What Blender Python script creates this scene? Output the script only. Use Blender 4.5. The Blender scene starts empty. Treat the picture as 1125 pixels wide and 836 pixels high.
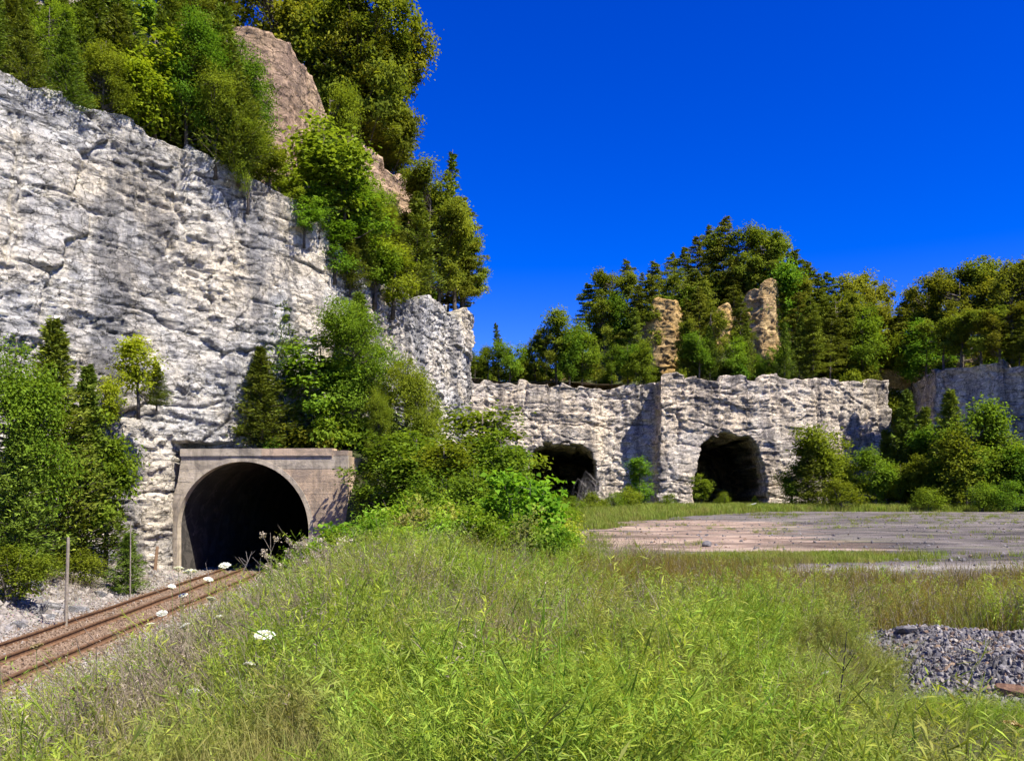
import bpy, math, random
import numpy as np
from mathutils import Vector, Matrix
from mathutils.bvhtree import BVHTree

# ------------------------------------------------------------------ camera, sky, sun, exposure
SC = bpy.context.scene
FPX, YH, CAMZ, IW, IH = 936.0, 543.0, 2.2, 1125.0, 836.0
cam_d = bpy.data.cameras.new('camera')
cam_d.sensor_width = 36.0
cam_d.lens = FPX / IW * 36.0
cam_d.shift_y = (YH - IH / 2) / IW
cam_d.clip_start, cam_d.clip_end = 0.1, 3000.0
cam = bpy.data.objects.new('camera', cam_d)
SC.collection.objects.link(cam)
cam.location = (0, 0, CAMZ)
cam.rotation_euler = (math.radians(90), 0, 0)
SC.camera = cam

SUN = Vector((0.80, -0.60, 0.0)).normalized()
SUN_EL = math.radians(54)
TO_SUN = Vector((SUN.x * math.cos(SUN_EL), SUN.y * math.cos(SUN_EL), math.sin(SUN_EL)))
W = bpy.data.worlds.new('World'); SC.world = W; W.use_nodes = True
nt = W.node_tree
bg = nt.nodes['Background']
sky = nt.nodes.new('ShaderNodeTexSky'); sky.sky_type = 'NISHITA'; sky.sun_disc = False
sky.sun_elevation = SUN_EL
sky.sun_rotation = math.atan2(SUN.x, SUN.y)
sky.altitude = 1500.0; sky.air_density = 1.0; sky.dust_density = 0.1; sky.ozone_density = 6.0
hs = nt.nodes.new('ShaderNodeHueSaturation'); hs.inputs['Saturation'].default_value = 1.38
hs.inputs['Hue'].default_value = 0.532; hs.inputs['Value'].default_value = 1.0
nt.links.new(sky.outputs[0], hs.inputs['Color']); nt.links.new(hs.outputs[0], bg.inputs['Color'])
bg.inputs['Strength'].default_value = 0.115
sun_d = bpy.data.lights.new('sun', 'SUN'); sun_d.energy = 5.0; sun_d.angle = math.radians(0.5)
sun_d.color = (1.0, 0.95, 0.86)
sun_o = bpy.data.objects.new('sun', sun_d); SC.collection.objects.link(sun_o)
sun_o.rotation_euler = TO_SUN.to_track_quat('Z', 'Y').to_euler()
sun_o.location = (30, -30, 60)
SC.view_settings.view_transform = 'Standard'; SC.view_settings.look = 'None'
SC.view_settings.exposure = 0.95; SC.view_settings.gamma = 1.0
SC.view_settings.use_curve_mapping = False
SC.cycles.use_denoising = True
SC.cycles.max_bounces = 4; SC.cycles.diffuse_bounces = 2; SC.cycles.transmission_bounces = 2
SC.cycles.use_adaptive_sampling = True; SC.cycles.adaptive_threshold = 0.03
SC.cycles.glossy_bounces = 2; SC.cycles.caustics_reflective = False; SC.cycles.caustics_refractive = False

random.seed(7)
RNG = np.random.default_rng(11)

# ------------------------------------------------------------------ helpers
def tag(o, label=None, cat=None, group=None, kind=None):
    if label: o['label'] = label
    if cat: o['category'] = cat
    if group: o['group'] = group
    if kind: o['kind'] = kind
    return o
def link(o, parent=None):
    SC.collection.objects.link(o)
    if parent is not None: o.parent = parent
    return o
def empty(name, loc=(0, 0, 0), rz=0.0):
    o = bpy.data.objects.new(name, None); o.empty_display_size = 0.3
    link(o); o.location = loc; o.rotation_euler = (0, 0, rz); return o
def obj(name, me, parent=None):
    return link(bpy.data.objects.new(name, me), parent)
def mesh_np(name, V, F, mat=None, smooth=False, attrs=None):
    """F: (m,k) int array (all faces the same size) or list of lists"""
    me = bpy.data.meshes.new(name)
    V = np.asarray(V, dtype=np.float32)
    if isinstance(F, np.ndarray):
        m, k = F.shape
        me.vertices.add(len(V)); me.vertices.foreach_set('co', V.ravel())
        me.loops.add(m * k); me.loops.foreach_set('vertex_index', F.astype(np.int32).ravel())
        me.polygons.add(m)
        me.polygons.foreach_set('loop_start', np.arange(0, m * k, k, dtype=np.int32))
        me.polygons.foreach_set('loop_total', np.full(m, k, dtype=np.int32))
    else:
        me.from_pydata([tuple(map(float, v)) for v in V], [], F)
    if attrs:
        for n, a in attrs.items():
            at = me.attributes.new(n, 'FLOAT', 'POINT'); at.data.foreach_set('value', np.asarray(a, np.float32))
    me.update(calc_edges=True); me.validate()
    if smooth: me.polygons.foreach_set('use_smooth', np.ones(len(me.polygons), bool))
    if mat: me.materials.append(mat)
    return me
class MB:
    """collects polygons of mixed size into one mesh"""
    def __init__(s): s.v = []; s.f = []; s.t = []
    def add(s, v, f, t=0.5):
        o = len(s.v); s.v += [tuple(map(float, p)) for p in v]; s.f += [[i + o for i in q] for q in f]; s.t += [t] * len(v)
    def box(s, x0, x1, y0, y1, z0, z1):
        s.add([(x0,y0,z0),(x1,y0,z0),(x1,y1,z0),(x0,y1,z0),(x0,y0,z1),(x1,y0,z1),(x1,y1,z1),(x0,y1,z1)],
              [[0,3,2,1],[4,5,6,7],[0,1,5,4],[1,2,6,5],[2,3,7,6],[3,0,4,7]])
    def tube(s, pts, rad, n=6, cap=True):
        pts = [Vector(p) for p in pts]; rings = []
        for i, p in enumerate(pts):
            d = (pts[min(i+1, len(pts)-1)] - pts[max(i-1, 0)]).normalized()
            a = d.cross(Vector((0.31, 0.95, 0.07))); a = a.normalized() if a.length > 1e-4 else Vector((1,0,0))
            b = d.cross(a); r = rad[i] if hasattr(rad, '__len__') else rad
            rings.append([p + (a*math.cos(2*math.pi*k/n) + b*math.sin(2*math.pi*k/n))*r for k in range(n)])
        v = [q for rg in rings for q in rg]; f = []
        for i in range(len(pts)-1):
            for k in range(n):
                f.append([i*n+k, i*n+(k+1) % n, (i+1)*n+(k+1) % n, (i+1)*n+k])
        if cap: f.append(list(range(n))[::-1]); f.append([(len(pts)-1)*n+k for k in range(n)])
        s.add(v, f)
    def build(s, name, mat, smooth=False):
        return mesh_np(name, s.v, s.f, mat, smooth)
def prism(poly, y0, y1):
    """extrude an x-z polygon (counter-clockwise seen from -y) from y0 to y1"""
    n = len(poly)
    v = [(x, y0, z) for x, z in poly] + [(x, y1, z) for x, z in poly]
    f = [list(range(n)), list(range(2*n-1, n-1, -1))]
    for i in range(n): j = (i+1) % n; f.append([j, i, i+n, j+n])
    return v, f

# ---- noise
def h01(ix, iy, seed):
    ix = ix.astype(np.int64); iy = iy.astype(np.int64)
    h = (ix*374761393 + iy*668265263 + seed*2246822519) & 0xFFFFFFFF
    h = ((h ^ (h >> 13))*1274126177) & 0xFFFFFFFF
    h = ((h ^ (h >> 15))*2654435761) & 0xFFFFFFFF
    return ((h ^ (h >> 16)) & 0xFFFFFF) / float(0x1000000)
def vn(x, y, seed=0):
    x = np.asarray(x, float); y = np.asarray(y, float)
    ix = np.floor(x); iy = np.floor(y); fx = x-ix; fy = y-iy
    fx = fx*fx*(3-2*fx); fy = fy*fy*(3-2*fy)
    a = h01(ix, iy, seed); b = h01(ix+1, iy, seed); c = h01(ix, iy+1, seed); d = h01(ix+1, iy+1, seed)
    return ((a*(1-fx)+b*fx)*(1-fy)+(c*(1-fx)+d*fx)*fy)*2-1
def fbm(x, y, seed=0, o=4):
    r = 0; a = 1; t = 0
    for i in range(o):
        r = r + a*vn(np.asarray(x)*2**i+17.3*i, np.asarray(y)*2**i+9.1*i, seed+i); t += a; a *= 0.5
    return r/t
def facet(x, y, seed, tilt=0.6):
    """flat tilted cells: returns offset and distance to the cell edge"""
    ix = np.floor(x); iy = np.floor(y)
    b1 = np.full(x.shape, 9.0); b2 = np.full(x.shape, 9.0); val = np.zeros(x.shape)
    for dx in (-1, 0, 1):
        for dy in (-1, 0, 1):
            cx = ix+dx; cy = iy+dy
            px = cx+0.5+(h01(cx, cy, seed)-0.5)*0.9; py = cy+0.5+(h01(cx, cy, seed+1)-0.5)*0.9
            d = np.maximum(np.abs(x-px), np.abs(y-py))*0.55+np.hypot(x-px, y-py)*0.45
            v = (h01(cx, cy, seed+2)*2-1)+tilt*((h01(cx, cy, seed+3)*2-1)*(x-px)+(h01(cx, cy, seed+4)*2-1)*(y-py))
            c = d < b1
            b2 = np.where(c, b1, np.minimum(b2, d)); val = np.where(c, v, val); b1 = np.where(c, d, b1)
    return val, b2-b1
def sst(a, b, x):
    t = np.clip((x-a)/(b-a), 0, 1); return t*t*(3-2*t)

# ---- pixel of the photograph -> place (used only to read positions off the photograph)
def PX(px, Y): return (px-IW/2)/FPX*Y
def PZ(py, Y): return CAMZ+(YH-py)/FPX*Y

# ------------------------------------------------------------------ materials
def new_mat(name):
    m = bpy.data.materials.new(name); m.use_nodes = True
    t = m.node_tree; b = t.nodes['Principled BSDF']; b.inputs['Roughness'].default_value = 0.9
    b.inputs['Specular IOR Level'].default_value = 0.2
    return m, t, b
def N(t, kind, **kw):
    n = t.nodes.new(kind)
    for k, v in kw.items():
        if k in n.inputs: n.inputs[k].default_value = v
        else: setattr(n, k, v)
    return n
def ramp(t, src, stops, interp='LINEAR'):
    r = t.nodes.new('ShaderNodeValToRGB'); r.color_ramp.interpolation = interp
    e = r.color_ramp.elements
    while len(e) < len(stops): e.new(0.5)
    for i, (p, c) in enumerate(stops):
        e[i].position = p; e[i].color = (*c, 1) if len(c) == 3 else c
    t.links.new(src, r.inputs[0]); return r.outputs[0]
def mixc(t, fac, a, b, mode='MIX'):
    m = t.nodes.new('ShaderNodeMix'); m.data_type = 'RGBA'; m.blend_type = mode
    if isinstance(fac, (int, float)): m.inputs[0].default_value = fac
    else: t.links.new(fac, m.inputs[0])
    for i, s in ((6, a), (7, b)):
        if isinstance(s, tuple): m.inputs[i].default_value = (*s, 1)
        else: t.links.new(s, m.inputs[i])
    return m.outputs[2]
def coords(t, scale=(1, 1, 1)):
    g = t.nodes.new('ShaderNodeNewGeometry'); mp = t.nodes.new('ShaderNodeMapping')
    mp.inputs['Scale'].default_value = scale; t.links.new(g.outputs['Position'], mp.inputs[0]); return mp.outputs[0]
def noise(t, sc, co, detail=6, rough=0.6, dist=0.0):
    n = N(t, 'ShaderNodeTexNoise', Scale=sc, Detail=detail, Roughness=rough, Distortion=dist); t.links.new(co, n.inputs['Vector']); return n.outputs['Fac']
def math_n(t, op, a, b=None):
    m = t.nodes.new('ShaderNodeMath'); m.operation = op
    for i, s in ((0, a), (1, b)):
        if s is None: continue
        if isinstance(s, (int, float)): m.inputs[i].default_value = s
        else: t.links.new(s, m.inputs[i])
    return m.outputs[0]
def bump(t, b, h, strength, dist):
    n = N(t, 'ShaderNodeBump', Strength=strength, Distance=dist); t.links.new(h, n.inputs['Height']); t.links.new(n.outputs[0], b.inputs['Normal'])

def rock_mat(name, light, mid, dark, warm, warm_amt=0.5, streak=0.7, sc=1.0):
    m, t, b = new_mat(name)
    co = coords(t)
    n1 = noise(t, 0.13*sc, co, 4, 0.62, 0.6)
    n2 = noise(t, 0.8*sc, co, 5, 0.72, 0.3)
    col = ramp(t, n2, [(0.30, dark), (0.43, mid), (0.57, light), (0.8, light)])
    wm = ramp(t, n1, [(0.42, (0, 0, 0)), (0.6, (warm_amt,)*3)])
    col = mixc(t, wm, col, mixc(t, ramp(t, n2, [(0.35, (0,)*3), (0.5, (1,)*3)]), tuple(0.55*c for c in warm), warm))
    # water stains running down the face
    st = noise(t, 1.0, coords(t, (0.3*sc, 0.3*sc, 0.045*sc)), 6, 0.72, 0.4)
    sm = ramp(t, st, [(0.47, (0, 0, 0)), (0.57, (streak,)*3)])
    col = mixc(t, sm, col, tuple(0.8*c for c in dark))
    # bedding partings
    bd = noise(t, 1.0, coords(t, (0.3*sc, 0.3*sc, 2.4*sc)), 4, 0.65, 0.6)
    col = mixc(t, ramp(t, bd, [(0.35, (0.8,)*3), (0.42, (0, 0, 0))]), col, tuple(0.55*c for c in dark))
    fine = noise(t, 5.0*sc, co, 6, 0.8)
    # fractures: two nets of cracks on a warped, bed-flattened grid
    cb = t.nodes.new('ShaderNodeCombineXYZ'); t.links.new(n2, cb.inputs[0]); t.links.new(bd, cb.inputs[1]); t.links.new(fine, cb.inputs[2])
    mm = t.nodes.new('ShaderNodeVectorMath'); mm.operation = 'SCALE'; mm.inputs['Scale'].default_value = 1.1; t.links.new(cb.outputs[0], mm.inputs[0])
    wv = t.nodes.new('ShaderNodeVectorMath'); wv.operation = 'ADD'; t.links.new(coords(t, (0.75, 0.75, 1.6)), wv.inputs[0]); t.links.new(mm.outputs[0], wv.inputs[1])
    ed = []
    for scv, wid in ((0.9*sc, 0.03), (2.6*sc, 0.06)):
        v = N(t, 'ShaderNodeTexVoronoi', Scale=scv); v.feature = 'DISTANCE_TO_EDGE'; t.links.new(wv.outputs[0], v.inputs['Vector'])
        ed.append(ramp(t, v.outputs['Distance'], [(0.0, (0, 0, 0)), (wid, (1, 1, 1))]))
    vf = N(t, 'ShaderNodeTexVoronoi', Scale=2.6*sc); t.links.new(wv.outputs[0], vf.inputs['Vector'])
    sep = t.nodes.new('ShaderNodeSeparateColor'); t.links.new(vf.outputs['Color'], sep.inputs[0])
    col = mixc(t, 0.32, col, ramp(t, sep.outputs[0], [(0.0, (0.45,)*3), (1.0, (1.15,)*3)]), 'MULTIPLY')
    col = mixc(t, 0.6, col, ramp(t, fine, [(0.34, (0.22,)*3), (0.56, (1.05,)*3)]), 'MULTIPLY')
    col = mixc(t, 0.75, col, mixc(t, 1.0, ed[0], ramp(t, ed[1], [(0, (0.45,)*3), (1, (1,)*3)]), 'MULTIPLY'), 'MULTIPLY')  # crack lines darkened in the colour for the soil and shade inside them
    t.links.new(col, b.inputs['Base Color'])
    hgt = math_n(t, 'ADD', math_n(t, 'ADD', math_n(t, 'MULTIPLY', ed[0], 0.4), math_n(t, 'MULTIPLY', sep.outputs[1], 0.35)), math_n(t, 'ADD', math_n(t, 'MULTIPLY', fine, 0.9), math_n(t, 'MULTIPLY', bd, 0.9)))
    bump(t, b, hgt, 1.0, 0.12)
    return m
M = {}
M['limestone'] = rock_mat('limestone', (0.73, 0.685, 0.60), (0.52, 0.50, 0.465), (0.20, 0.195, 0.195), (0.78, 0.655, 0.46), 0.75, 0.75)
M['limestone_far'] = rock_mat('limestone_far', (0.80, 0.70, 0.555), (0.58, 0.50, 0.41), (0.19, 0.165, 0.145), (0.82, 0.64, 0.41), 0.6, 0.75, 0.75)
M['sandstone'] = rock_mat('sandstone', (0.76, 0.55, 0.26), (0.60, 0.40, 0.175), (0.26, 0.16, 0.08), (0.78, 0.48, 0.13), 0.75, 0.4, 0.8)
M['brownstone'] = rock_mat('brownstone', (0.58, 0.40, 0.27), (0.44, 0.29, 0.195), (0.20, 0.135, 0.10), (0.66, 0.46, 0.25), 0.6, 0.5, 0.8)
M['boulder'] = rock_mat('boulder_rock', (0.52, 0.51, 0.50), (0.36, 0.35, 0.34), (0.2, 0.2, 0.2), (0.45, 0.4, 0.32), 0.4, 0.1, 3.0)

def soil_mat():
    m, t, b = new_mat('hillside_soil')
    co = coords(t)
    col = ramp(t, noise(t, 0.6, co, 7), [(0.3, (0.05, 0.045, 0.02)), (0.5, (0.06, 0.075, 0.02)), (0.7, (0.11, 0.10, 0.05))])
    g = t.nodes.new('ShaderNodeNewGeometry'); sx = t.nodes.new('ShaderNodeSeparateXYZ'); t.links.new(g.outputs['Normal'], sx.inputs[0])
    rk = ramp(t, noise(t, 0.8, co, 7), [(0.3, (0.17, 0.13, 0.10)), (0.6, (0.42, 0.36, 0.28))])
    col = mixc(t, ramp(t, sx.outputs[2], [(0.45, (1, 1, 1)), (0.6, (0, 0, 0))]), col, rk)
    t.links.new(col, b.inputs['Base Color']); bump(t, b, noise(t, 3.0, co, 6), 0.8, 0.3); return m
M['soil'] = soil_mat()
def ground_mat():
    m, t, b = new_mat('ground_earth')
    co = coords(t)
    col = ramp(t, noise(t, 1.4, co, 8, 0.7), [(0.3, (0.045, 0.04, 0.02)), (0.5, (0.075, 0.08, 0.025)), (0.72, (0.16, 0.14, 0.07))])
    a = N(t, 'ShaderNodeAttribute'); a.attribute_name = 'ballast'
    v = N(t, 'ShaderNodeTexVoronoi', Scale=14.0); t.links.new(co, v.inputs['Vector'])
    bc = ramp(t, noise(t, 9.0, co, 5, 0.8), [(0.3, (0.17, 0.14, 0.11)), (0.5, (0.36, 0.32, 0.27)), (0.7, (0.52, 0.48, 0.42))])
    bc = mixc(t, 0.35, bc, v.outputs['Color'], 'MULTIPLY')
    col = mixc(t, a.outputs['Fac'], col, bc)
    r = N(t, 'ShaderNodeAttribute'); r.attribute_name = 'rust'
    rf = math_n(t, 'MULTIPLY', r.outputs['Fac'], ramp(t, noise(t, 3.0, co, 5), [(0.3, (0.45,)*3), (0.6, (0.95,)*3)]))
    col = mixc(t, rf, col, (0.19, 0.115, 0.062))
    t.links.new(col, b.inputs['Base Color'])
    bump(t, b, math_n(t, 'ADD', v.outputs['Distance'], noise(t, 20.0, co, 4)), 0.8, 0.06); return m
M['ground'] = ground_mat()
def yard_mat():
    m, t, b = new_mat('quarry_gravel')
    co = coords(t)
    st = noise(t, 1.0, coords(t, (0.05, 0.42, 1)), 7, 0.65, 0.4)
    st2 = noise(t, 1.0, coords(t, (0.3, 0.8, 1)), 5, 0.72, 1.2)
    grey = ramp(t, st2, [(0.3, (0.09, 0.078, 0.07)), (0.5, (0.15, 0.128, 0.112)), (0.7, (0.26, 0.218, 0.178))])
    pink = ramp(t, st2, [(0.3, (0.17, 0.11, 0.08)), (0.5, (0.35, 0.245, 0.175)), (0.7, (0.52, 0.41, 0.30))])
    a = N(t, 'ShaderNodeAttribute'); a.attribute_name = 'pink'
    pf = ramp(t, math_n(t, 'ADD', a.outputs['Fac'], math_n(t, 'MULTIPLY', math_n(t, 'SUBTRACT', st, 0.5), 1.6)), [(0.42, (0, 0, 0)), (0.58, (1, 1, 1))])
    col = mixc(t, pf, grey, pink)
    gr = ramp(t, noise(t, 0.3, coords(t, (0.5, 1.2, 1)), 6, 0.75), [(0.52, (0, 0, 0)), (0.66, (0.6,)*3)])
    col = mixc(t, gr, col, (0.14, 0.15, 0.06))
    bg_ = noise(t, 0.16, coords(t, (0.7, 1.3, 1)), 5, 0.7, 0.8)
    col = mixc(t, 0.85, col, ramp(t, bg_, [(0.38, (0.35,)*3), (0.56, (1.25,)*3)]), 'MULTIPLY')
    sp = noise(t, 5.0, co, 5, 0.85)
    col = mixc(t, ramp(t, sp, [(0.62, (0, 0, 0)), (0.72, (0.8,)*3)]), col, (0.5, 0.47, 0.44))
    pth = N(t, 'ShaderNodeAttribute'); pth.attribute_name = 'pale'
    col = mixc(t, math_n(t, 'MULTIPLY', pth.outputs['Fac'], ramp(t, sp, [(0.3, (0.4,)*3), (0.6, (1,)*3)])), col, (0.40, 0.36, 0.30))
    t.links.new(col, b.inputs['Base Color']); bump(t, b, math_n(t, 'ADD', sp, st2), 0.9, 0.12); return m
M['yard'] = yard_mat()
def concrete_mat(name, a, b_, stain=0.6):
    m, t, b = new_mat(name)
    co = coords(t)
    col = ramp(t, noise(t, 0.7, co, 8, 0.7), [(0.3, a), (0.7, b_)])
    s = noise(t, 1.0, coords(t, (0.9, 0.9, 0.14)), 6, 0.7)
    col = mixc(t, ramp(t, s, [(0.47, (0, 0, 0)), (0.62, (stain,)*3)]), col, (0.09, 0.078, 0.066))
    pt = noise(t, 0.9, co, 5, 0.7, 1.0)
    col = mixc(t, ramp(t, pt, [(0.5, (0, 0, 0)), (0.58, (0.45,)*3)]), col, (0.15, 0.13, 0.11))
    bl = noise(t, 1.0, coords(t, (0.4, 0.4, 5.0)), 4, 0.5)
    col = mixc(t, 0.2, col, ramp(t, bl, [(0.35, (0.45,)*3), (0.6, (1,)*3)]), 'MULTIPLY')
    sp = noise(t, 1.6, co, 6, 0.75)
    col = mixc(t, ramp(t, sp, [(0.66, (0, 0, 0)), (0.7, (0.6,)*3)]), col, (0.55, 0.5, 0.43))
    t.links.new(col, b.inputs['Base Color'])
    bump(t, b, math_n(t, 'ADD', math_n(t, 'MULTIPLY', bl, 0.6), noise(t, 9.0, co, 5, 0.7)), 0.6, 0.05); return m
M['concrete'] = concrete_mat('weathered_concrete', (0.38, 0.315, 0.225), (0.62, 0.52, 0.385))
M['concrete_tan'] = concrete_mat('tan_concrete', (0.47, 0.335, 0.215), (0.66, 0.49, 0.33), 0.5)
M['soot_gloom'] = concrete_mat('soot_gloom_lining', (0.035, 0.032, 0.028), (0.06, 0.054, 0.046), 0.5)  # near-black colour carries the tunnel's darkness as well as sooty grime
def simple(name, c1, c2, sc, bs=0.4, rough=0.85, metal=0.0):
    m, t, b = new_mat(name); co = coords(t)
    n = noise(t, sc, co, 6, 0.7)
    t.links.new(ramp(t, n, [(0.3, c1), (0.7, c2)]), b.inputs['Base Color'])
    b.inputs['Roughness'].default_value = rough; b.inputs['Metallic'].default_value = metal
    bump(t, b, n, bs, 0.03); return m
M['rust'] = simple('rusty_steel', (0.07, 0.04, 0.024), (0.23, 0.125, 0.065), 6.0)
M['tie'] = simple('weathered_tie', (0.10, 0.065, 0.04), (0.30, 0.19, 0.115), 4.0)
M['bark'] = simple('bark', (0.05, 0.04, 0.03), (0.17, 0.14, 0.11), 5.0, 0.9)
M['post'] = simple('grey_wood', (0.16, 0.13, 0.10), (0.34, 0.29, 0.22), 8.0)
M['postbrown'] = simple('brown_wood', (0.16, 0.10, 0.06), (0.30, 0.19, 0.11), 8.0)
M['deadwood'] = simple('dead_twigs', (0.17, 0.15, 0.13), (0.30, 0.27, 0.24), 8.0)
M['paletwig'] = simple('bleached_wood', (0.45, 0.42, 0.38), (0.7, 0.67, 0.62), 8.0)
M['darkstem'] = simple('dark_stem', (0.02, 0.018, 0.014), (0.06, 0.05, 0.035), 20.0)
M['rustchunk'] = simple('rusty_rock', (0.10, 0.05, 0.03), (0.34, 0.20, 0.12), 9.0, 0.9)
M['stone_grey'] = simple('crushed_stone', (0.11, 0.10, 0.095), (0.33, 0.305, 0.285), 9.0)
M['stone_dark'] = simple('dark_stone', (0.06, 0.055, 0.055), (0.21, 0.195, 0.185), 9.0)
M['stone_pale'] = simple('ballast_stone', (0.18, 0.155, 0.13), (0.42, 0.375, 0.32), 4.0)
M['stone_rust'] = simple('stained_stone', (0.12, 0.08, 0.05), (0.32, 0.225, 0.15), 4.0)

def leaf_mat(name, dark, light, hue_var=0.03, trans=0.45, patch=None):
    m, t, b = new_mat(name)
    a = N(t, 'ShaderNodeAttribute'); a.attribute_name = 'tint'
    oi = t.nodes.new('ShaderNodeObjectInfo')
    col = mixc(t, a.outputs['Fac'], dark, light)
    if patch:
        pn = noise(t, 0.55, coords(t), 4, 0.65, 0.4)
        col = mixc(t, ramp(t, pn, [(0.48, (0, 0, 0)), (0.62, (0.75,)*3)]), col, patch)
        col = mixc(t, ramp(t, pn, [(0.33, (0.5,)*3), (0.45, (0, 0, 0))]), col, (0.09, 0.17, 0.015))
    hsn = t.nodes.new('ShaderNodeHueSaturation')
    t.links.new(col, hsn.inputs['Color'])
    mr = N(t, 'ShaderNodeMapRange'); mr.inputs['To Min'].default_value = 0.5-hue_var; mr.inputs['To Max'].default_value = 0.5+hue_var
    t.links.new(oi.outputs['Random'], mr.inputs['Value']); t.links.new(mr.outputs[0], hsn.inputs['Hue'])
    mv = N(t, 'ShaderNodeMapRange'); mv.inputs['To Min'].default_value = 0.78; mv.inputs['To Max'].default_value = 1.22
    fr = math_n(t, 'FRACT', math_n(t, 'MULTIPLY', oi.outputs['Random'], 7.31))
    t.links.new(fr, mv.inputs['Value']); t.links.new(mv.outputs[0], hsn.inputs['Value'])
    t.nodes.remove(b); b = t.nodes.new('ShaderNodeBsdfDiffuse'); t.links.new(hsn.outputs[0], b.inputs['Color'])
    tr = t.nodes.new('ShaderNodeBsdfTranslucent')
    t.links.new(mixc(t, 1.0, hsn.outputs[0], (1.25, 1.2, 0.5), 'MULTIPLY'), tr.inputs['Color'])
    mx = t.nodes.new('ShaderNodeMixShader'); mx.inputs[0].default_value = trans
    t.links.new(b.outputs[0], mx.inputs[1]); t.links.new(tr.outputs[0], mx.inputs[2])
    t.links.new(mx.outputs[0], t.nodes['Material Output'].inputs['Surface'])
    return m
M['leaf_green'] = leaf_mat('broadleaf_green', (0.075, 0.125, 0.010), (0.23, 0.32, 0.032))
M['leaf_bright'] = leaf_mat('bright_leaf', (0.10, 0.20, 0.012), (0.25, 0.40, 0.035), 0.015)
M['leaf_yellow'] = leaf_mat('yellowgreen_leaf', (0.16, 0.22, 0.01), (0.33, 0.38, 0.03), 0.01)
M['leaf_olive'] = leaf_mat('olive_leaf', (0.085, 0.112, 0.012), (0.27, 0.295, 0.034), 0.02)
M['needle_dark'] = leaf_mat('cedar_needle', (0.065, 0.10, 0.012), (0.21, 0.265, 0.035), 0.02, 0.2)
M['needle_olive'] = leaf_mat('pine_needle', (0.068, 0.092, 0.012), (0.235, 0.265, 0.032), 0.02, 0.25)
M['weed'] = leaf_mat('weed_leaf', (0.13, 0.21, 0.018), (0.42, 0.52, 0.075), 0.025, 0.42, (0.27, 0.24, 0.085))
M['grass_olive'] = leaf_mat('olive_grass', (0.12, 0.10, 0.022), (0.34, 0.27, 0.075), 0.025)
M['grass_green'] = leaf_mat('low_grass', (0.12, 0.18, 0.022), (0.34, 0.40, 0.08), 0.02, 0.35, (0.29, 0.25, 0.095))
M['dry'] = leaf_mat('dry_stalk', (0.13, 0.10, 0.07), (0.40, 0.33, 0.24), 0.02, 0.15)
M['flower'] = leaf_mat('white_umbel', (0.70, 0.70, 0.62), (0.85, 0.85, 0.80), 0.0, 0.3)
M['seedhead'] = leaf_mat('seed_fluff', (0.33, 0.27, 0.2), (0.66, 0.58, 0.46), 0.01, 0.3)
M['tanhead'] = leaf_mat('tan_umbel', (0.30, 0.24, 0.10), (0.50, 0.42, 0.20), 0.02, 0.2)
M['stem_green'] = simple('green_stem', (0.10, 0.13, 0.03), (0.2, 0.22, 0.07), 12.0)

# ------------------------------------------------------------------ lie of the land
def xc(y):      # centre line of the running track
    y = np.asarray(y, float); return -11.75-0.079*y+0.0*(y)
TRZ = -2.62
def gz(x, y):
    x = np.asarray(x, float); y = np.asarray(y, float)
    t = x-xc(y)
    right = TRZ+(0.30-TRZ)*sst(2.8, 11.5, t)
    right = right+0.38*np.exp(-((x+2.6)/3.6)**2-((y-18)/7.0)**2)
    right = right-0.30*sst(8, 22, y)*sst(-3, 3, x)-0.45*np.exp(-((y-16.5)/4.5)**2)*sst(-1.5, 2.5, x)
    left = TRZ+0.42*np.clip(-t-4.0, 0, None)
    z = np.where(t > 0, right, left)
    rough = fbm(x*0.5, y*0.5, 3, 4)*0.22*sst(3.0, 6.0, np.abs(t+0.7))*(1-0.85*sst(20, 26, y)*sst(-2, 4, x))
    return z+rough
def gz1(x, y): return float(gz(np.array([x]), np.array([y]))[0])
def ground_hit(px, py, h=0.0, y0=2.5):
    """first place along the photograph's line of sight where a point h above ground is met"""
    Y = np.arange(y0, 110, 0.05); X = (px-IW/2)/FPX*Y; Z = CAMZ+(YH-py)/FPX*Y
    d = Z-(gz(X, Y)+h); k = np.argmax(d < 0)
    return float(X[k]), float(Y[k]), float(gz(X[k:k+1], Y[k:k+1])[0])
def yard_d(x, y):   # > 0 inside the bare gravel yard
    xl = np.interp(y, [20, 22, 24, 30, 38, 44, 64, 82, 100, 108], [9, 6.0, 4.4, 3.4, 3.0, 3.4, 8.0, 16, 26, 32])
    d = np.minimum(np.minimum(x-xl, y-20.8), (107+4*fbm(x*0.06, y*0.06, 31)-y)*0.7)
    return d+fbm(x*0.35, y*0.35, 33)*1.5+fbm(x*0.12, y*0.2, 34, 2)*1.8

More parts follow.
